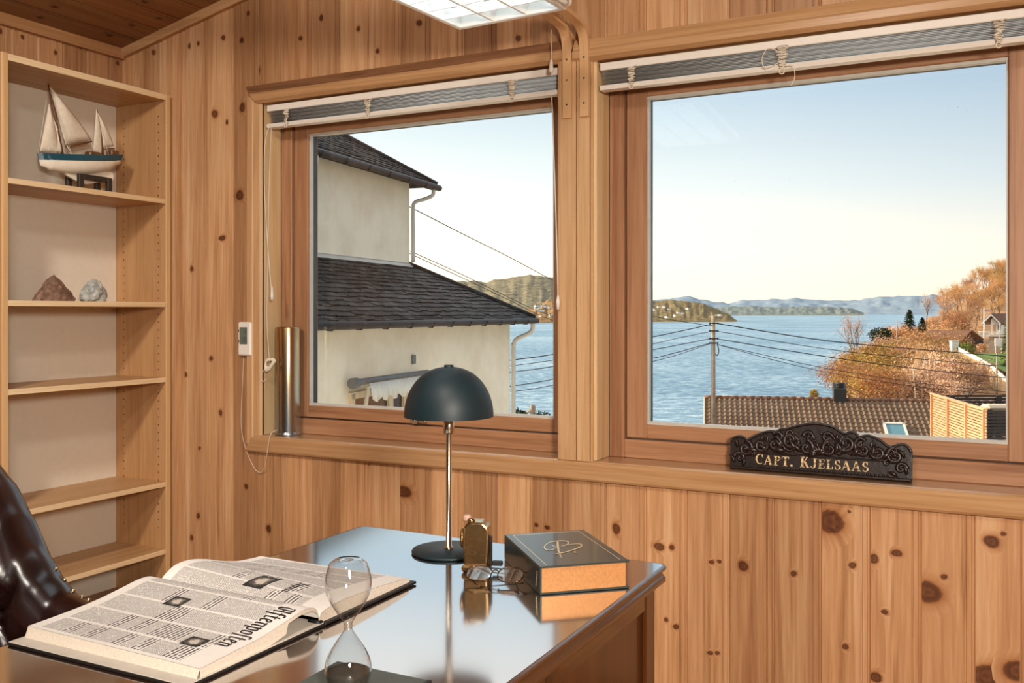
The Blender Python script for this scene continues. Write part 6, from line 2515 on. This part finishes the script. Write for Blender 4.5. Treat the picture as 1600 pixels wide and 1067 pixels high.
# ------------------------------------------------------------------ trees
def tree_mesh(kind, seed):
    r = random.Random(seed)
    tr, cr = MB(), MB()
    tips = []

    def grow(p, dr, L, rad, depth):
        n = 3
        pts = [p]
        q = p.copy()
        for i in range(n):
            dr = (dr + Vector((r.uniform(-1, 1), r.uniform(-1, 1), r.uniform(-0.3, 0.6))) * 0.16).normalized()
            q = q + dr * (L / n)
            pts.append(q.copy())
        tr.tube(pts, [rad * (1 - 0.45 * i / n) for i in range(n + 1)], 4 if depth < 2 else 3, 0, False)
        if depth >= (4 if kind != 'shrub' else 3):
            tips.append((q, dr))
            return
        k = r.choice((2, 3, 3)) if depth else r.choice((3, 4))
        for _ in range(k):
            sp_ = 0.55 if kind == 'fan' else 0.8
            nd = (dr + Vector((r.uniform(-1, 1), r.uniform(-1, 1), r.uniform(-0.1, 0.7))) * sp_).normalized()
            grow(pts[r.choice((2, 3))] if depth else q, nd, L * r.uniform(0.6, 0.85), rad * 0.58, depth + 1)
        tips.append((q, dr))

    if kind == 'shrub':
        for _ in range(7):
            a = r.uniform(0, 2 * PI)
            grow(Vector((0.2 * math.cos(a), 0.2 * math.sin(a), 0)), Vector((math.cos(a) * 0.55, math.sin(a) * 0.55, 1)).normalized(), 1.5, 0.05, 1)
    else:
        grow(Vector((0, 0, 0)), Vector((0, 0, 1)), 3.2, 0.2, 0)
    nl = {'round': 22, 'fan': 16, 'shrub': 46}[kind]
    for q, dr in tips:
        for _ in range(nl):
            p = q + Vector((r.gauss(0, 1), r.gauss(0, 1), r.gauss(0, 0.8))) * (0.42 if kind != 'shrub' else 0.30)
            s_ = r.uniform(0.028, 0.075) if kind == 'shrub' else r.uniform(0.04, 0.1) * (0.8 if kind == 'fan' else 1)
            a = Vector((r.uniform(-1, 1), r.uniform(-1, 1), r.uniform(-1, 1))).normalized()
            b_ = a.orthogonal().normalized()
            cr.add([p - a * s_ - b_ * s_ * 0.4, p + a * s_ - b_ * s_ * 0.4, p + a * s_ + b_ * s_ * 0.4, p - a * s_ + b_ * s_ * 0.4], [[0, 1, 2, 3]])
    zs = [v[2] for v in tr.v]
    return tr, cr, max(zs)


PROTO = {}


def proto(key, kind, seed, leaf, bark='bark'):
    tr, cr, h = tree_mesh(kind, seed)
    root = bpy.data.objects.new(kind, None)
    a = tr.build('trunk', M[bark], None, recalc=False)
    b_ = cr.build('crown', M[leaf], None, recalc=False)
    for o in (a, b_):
        COL.objects.unlink(o)
    PROTO[key] = (a, b_, h)


proto('g1', 'round', 1, 'leaf_gold'); proto('g2', 'round', 2, 'leaf_gold'); proto('g3', 'round', 3, 'leaf_olive'); proto('g4', 'round', 4, 'leaf_rust')
proto('f1', 'fan', 5, 'leaf_pink'); proto('f2', 'fan', 6, 'leaf_rust')
proto('s1', 'shrub', 7, 'leaf_gold'); proto('s2', 'shrub', 8, 'leaf_rust'); proto('s3', 'shrub', 9, 'leaf_pink'); proto('s4', 'shrub', 10, 'leaf_olive')
proto('b1', 'fan', 12, 'leaf_gold', 'birch')


def plant(key, name, label, cat, p, h, group=None, wide=1.0):
    a, b_, hh = PROTO[key]
    s_ = h / hh
    root = thing(name, label, cat, p, group)
    root.rotation_euler = (0, 0, rnd.uniform(0, 6.28))
    root.scale = (s_ * wide, s_ * wide, s_)
    for o in (a, b_):
        c_ = o.copy()
        COL.objects.link(c_)
        c_.parent = root
    return root


# wooded slope behind the white house
rt = random.Random(21)
spots = []


def clear(p, r_):
    if any((p.x - q.x) ** 2 + (p.y - q.y) ** 2 < r_ * r_ for q in spots):
        return False
    spots.append(p)
    return True


for i in range(170):
    d = rt.uniform(295, 480)
    u = rt.uniform(1474, 1625)
    if ground(u, d) < -9 or not clear(gpt(u, d), 5.2):
        continue
    plant(rt.choice(('g1', 'g2', 'g3', 'g4', 'g1')), 'hillside_tree', 'golden budding tree in the wood on the slope behind the white gabled house', 'tree', gpt(u, d, -0.3), rt.uniform(8, 12.5), 'trees on the wooded slope', 1.0)
# thicket on the near bank
for i in range(160):
    d = rt.uniform(135, 250)
    u = rt.uniform(1338, 1500)
    if u > 1455 and d < 205 and rt.random() < 0.75:
        continue
    z = ground(u, d)
    if z < -19 or not clear(gpt(u, d), 3.6):
        continue
    plant((rt.choice(('s1', 's2', 's4', 's1')) if u < 1375 else rt.choice(('s1', 's2', 's3', 's3', 's4', 's2'))), 'thicket_shrub', 'rusty golden shrub in the thicket on the bank beyond the tiled roof', 'shrub', gpt(u, d, -0.2), rt.uniform(4.5, 7.5), 'shrubs of the thicket on the bank', 1.25)
for i in range(40):
    d = rt.uniform(235, 300)
    u = rt.uniform(1375, 1530)
    if not clear(gpt(u, d), 4.0):
        continue
    plant(rt.choice(('g4', 's2', 's1', 'g2')), 'bank_tree', 'reddish budding tree between the thicket and the wooded slope', 'tree', gpt(u, d, -0.2), rt.uniform(5, 9), 'trees between thicket and slope', 1.2)


def at_ground(u, d):
    return gpt(u, d, -0.2)


plant('f1', 'bare_tree', 'tall bare fan-shaped tree standing against the far hills beside the dark conifers', 'tree', at(1446, 520, 290), 12.5, None, 0.75)
plant('f2', 'bare_tree', 'tall bare pinkish tree at the left tip of the bank above the water', 'tree', gpt(1336, 190, -0.2), 15.5, None, 0.8)
plant('f1', 'bare_tree', 'bare dark-branched tree right of the fan-shaped tree at the wood edge', 'tree', at(1476, 525, 300), 13.5, None, 0.85)
plant('b1', 'birch_tree', 'pale-stemmed multi-trunk birch in front of the stone wall track', 'tree', at(1447, 622, 140), 8.5, None, 0.8)
plant('b1', 'birch_tree', 'pale-stemmed birch with slanting trunk left of the larger birch', 'tree', at(1430, 622, 135), 7.5, None, 0.7)
# pale birch stems
for u0, u1, d, lab in ((1441, 1446, 138, 'left pale birch stem of the clump above the roof end'), (1450, 1454, 139, 'middle pale birch stem of the clump above the roof end'), (1456, 1462, 140, 'right pale birch stem of the clump above the roof end')):
    m = MB()
    m.tube(smooth_path([at(u0, 622, d), at((u0 + u1) / 2 - 1, 590, d), at(u1, 552, d)], 4), [0.13, 0.125, 0.12, 0.11, 0.1, 0.09, 0.08, 0.07, 0.05], 6)
    tag(m.build('young_birch', M['birch'], origin=at(u0, 622, d)), lab, 'tree')


def conifer(label, u, vt, vb, d, wpx, name='conifer', needle='needle'):
    base = at(u, vb, d)
    h = (vb - vt) / F * d
    w = wpx / F * d / 2
    t = thing(name, label, 'tree', base)
    m = MB(); m.tube([base + Vector((0, 0, min(0, CAM.z + ground(u, d) - 0.3 - base.z))), base + Vector((0, 0, h * 0.96))], [h * 0.025, h * 0.004], 6); m.build('trunk', M['bark'], t)
    m = MB()
    r = random.Random(int(u))
    for i in range(520):
        f = r.random() ** 0.8
        a = r.uniform(0, 2 * PI)
        rr2 = w * (1 - f) ** 0.8 * (0.55 + 0.45 * r.random()) + 0.05
        p = base + Vector((math.cos(a) * rr2, math.sin(a) * rr2, h * (0.04 + 0.95 * f)))
        dr = Vector((math.cos(a), math.sin(a), -0.35)).normalized()
        L = h * 0.085
        sd = dr.cross(Vector((0, 0, 1))).normalized() * L * 0.32
        m.add([p - dr * L - sd * 0.3, p + dr * L * 0.6 - sd, p + dr * L, p + dr * L * 0.6 + sd, p - dr * L + sd * 0.3], [[0, 1, 2, 3, 4]])
    m.build('foliage', M[needle], t, recalc=False)


def dark_bush(label, u, vt, vb, d, wpx, name='evergreen', mat='needle'):
    base = at(u, vb, d)
    h = (vb - vt) / F * d
    w = wpx / F * d / 2
    t = thing(name, label, 'tree' if mat == 'needle' else 'shrub', base)
    m = MB(); m.tube([base + Vector((0, 0, min(0, CAM.z + ground(u, d) - 0.3 - base.z))), base + Vector((0, 0, h * 0.6))], h * 0.03, 6); m.build('trunk', M['bark'], t)
    m = MB()
    r = random.Random(int(u) + 3)
    for i in range(700):
        v = Vector((r.gauss(0, 1), r.gauss(0, 1), r.gauss(0, 1))).normalized() * (r.random() ** 0.33)
        lump = 1 + 0.25 * mnoise.noise(v * 2.2 + Vector((u, 0, 0)))
        p = base + Vector((v.x * w * lump, v.y * w * lump, h * 0.5 + v.z * h * 0.5 * lump))
        a = Vector((r.uniform(-1, 1), r.uniform(-1, 1), r.uniform(-0.4, 1))).normalized()
        b_ = a.orthogonal().normalized()
        s_ = h * 0.055
        m.add([p - a * s_ - b_ * s_ * 0.5, p + a * s_ - b_ * s_ * 0.5, p + a * s_ + b_ * s_ * 0.5, p - a * s_ + b_ * s_ * 0.5], [[0, 1, 2, 3]])
    m.build('foliage', M[mat], t, recalc=False)


conifer('dark pointed spruce at the water side of the far bank', 1421, 484, 530, 270, 30)
conifer('smaller dark fir just right of the pointed spruce', 1441, 496, 530, 268, 26)
dark_bush('wide dark evergreen left of the thin pole on the bank', 1376, 511, 536, 240, 38)
dark_bush('dark green yew among the golden trees near the shed', 1492, 500, 522, 290, 24)
dark_bush('dark green garden bush behind the white gatepost', 1510, 536, 556, 212, 28, 'garden_bush', 'leaf_green')
conifer('tall dull green cypress at the right edge of the large window', 1577, 497, 575, 190, 24, 'cypress', 'leaf_green')
dark_bush('reddish garden shrub on the lawn below the flagpole', 1535, 536, 550, 205, 16, 'garden_shrub', 'leaf_rust')
dark_bush('small yellow-green bush showing above the tiled ridge left of the chimney', 1272, 608, 624, 62, 14, 'garden_shrub', 'leaf_olive')
dark_bush('dark low bush at the foot of the neighbour\'s downpipe', 812, 640, 672, 60, 34, 'garden_bush', 'needle')
dark_bush('dark low bush at the bottom right corner of the left window', 846, 643, 672, 60, 40, 'garden_bush', 'needle')
t = thing('wooden_stump', 'grey broken wooden posts by the water at the foot of the left window', 'post', at(832, 660, 70))
m = MB()
m.tube([at(831, 686, 70), at(831, 632, 70)], [0.16, 0.12], 7)
m.tube([at(835, 686, 70), at(834.5, 634, 70)], [0.14, 0.1], 7)
m.build('post', M['pole'], t)
m = MB(); m.tube([at(812, 652, 70), at(830, 640, 70)], 0.1, 7); m.build('brace', M['cream'], t)

# ================================================================== light
wd = bpy.data.worlds.new('sky')
scene.world = wd
wd.use_nodes = True
nt = wd.node_tree
bg = nt.nodes['Background']
SUNV = Vector((-0.90, -0.22, 0.30)).normalized()


class WN(NT):
    def __init__(s):
        s.t = nt


w_ = WN()
tc = w_.n('ShaderNodeTexCoord')
sp_ = w_.n('ShaderNodeSeparateXYZ')
nt.links.new(tc.outputs['Generated'], sp_.inputs[0])
el = w_.math('MAXIMUM', sp_.outputs[2], 0.0)
grad = w_.ramp(el, [(0.0, (0.93, 0.86, 0.72)), (0.06, (0.86, 0.86, 0.80)), (0.13, (0.60, 0.71, 0.80)), (0.26, (0.30, 0.46, 0.66)), (0.36, (0.72, 0.82, 0.95)), (0.65, (0.85, 0.94, 1.06)), (1.0, (0.7, 0.82, 1.0))])
dt = w_.n('ShaderNodeVectorMath', operation='DOT_PRODUCT')
nt.links.new(tc.outputs['Generated'], dt.inputs[0])
dt.inputs[1].default_value = Vector((SUNV.x, SUNV.y, 0)).normalized()
sf = w_.math('MULTIPLY_ADD', dt.outputs['Value'], 0.5)
sf = w_.math('ADD', w_.math('MULTIPLY', dt.outputs['Value'], 0.5), 0.5)
sf = w_.math('POWER', sf, 1.3)
glow = w_.ramp(sf, [(0.0, (0.80, 0.84, 0.9)), (0.12, (0.95, 0.97, 0.99)), (0.4, (1.65, 1.5, 1.32)), (1.0, (2.6, 2.2, 1.7))])
skyc = w_.mix(grad, glow, 1.0, 'MULTIPLY')
nt.links.new(skyc, bg.inputs['Color'])
bg.inputs['Strength'].default_value = 1.0

sun = bpy.data.lights.new('sun', 'SUN')
sun.energy = 8.0
sun.angle = R(0.6)
sun.color = (1.0, 0.82, 0.58)
so = bpy.data.objects.new('sun', sun)
COL.objects.link(so)
so.rotation_euler = SUNV.to_track_quat('Z', 'Y').to_euler()


def lamp(name, loc, power, size, col, aim=None, spread=R(180)):
    l = bpy.data.lights.new(name, 'AREA')
    l.shape = 'DISK'
    l.size = size
    l.energy = power
    l.color = col
    l.spread = spread
    o = bpy.data.objects.new(name, l)
    COL.objects.link(o)
    o.location = loc
    d = (Vector(aim) - Vector(loc)) if aim else Vector((0, 0, -1))
    o.rotation_euler = (-d).to_track_quat('Z', 'Y').to_euler()
    return o


lamp('unseen_fill_low', (4.62, -3.75, 1.75), 64, 0.45, (1.0, 0.90, 0.78), (2.75, -0.3, 0.55), R(125))  # unseen fill added behind the camera, standing in for other room lighting
lamp('unseen_fill_high', (3.0, -2.95, 2.98), 15, 0.3, (1.0, 0.92, 0.82), (2.4, -0.8, 0.75), R(125))  # added unseen fill from above; daylight alone leaves the interior dark
lamp('unseen_fill_high', (1.7, -2.6, 2.7), 17, 0.3, (1.0, 0.92, 0.82), (0.3, -0.6, 0.7), R(105))  # second unseen overhead fill, added to brighten the bookcase side

vs = scene.view_settings
vs.view_transform = 'Standard'
vs.look = 'None'
vs.gamma = 1.0
vs.exposure = 0.0
vs.use_curve_mapping = False
scene.cycles.max_bounces = 8
scene.cycles.transparent_max_bounces = 16
scene.cycles.use_denoising = True
scene.cycles.caustics_reflective = False
scene.cycles.caustics_refractive = False
for o in bpy.data.objects:
    if '_o' in o:
        del o['_o']
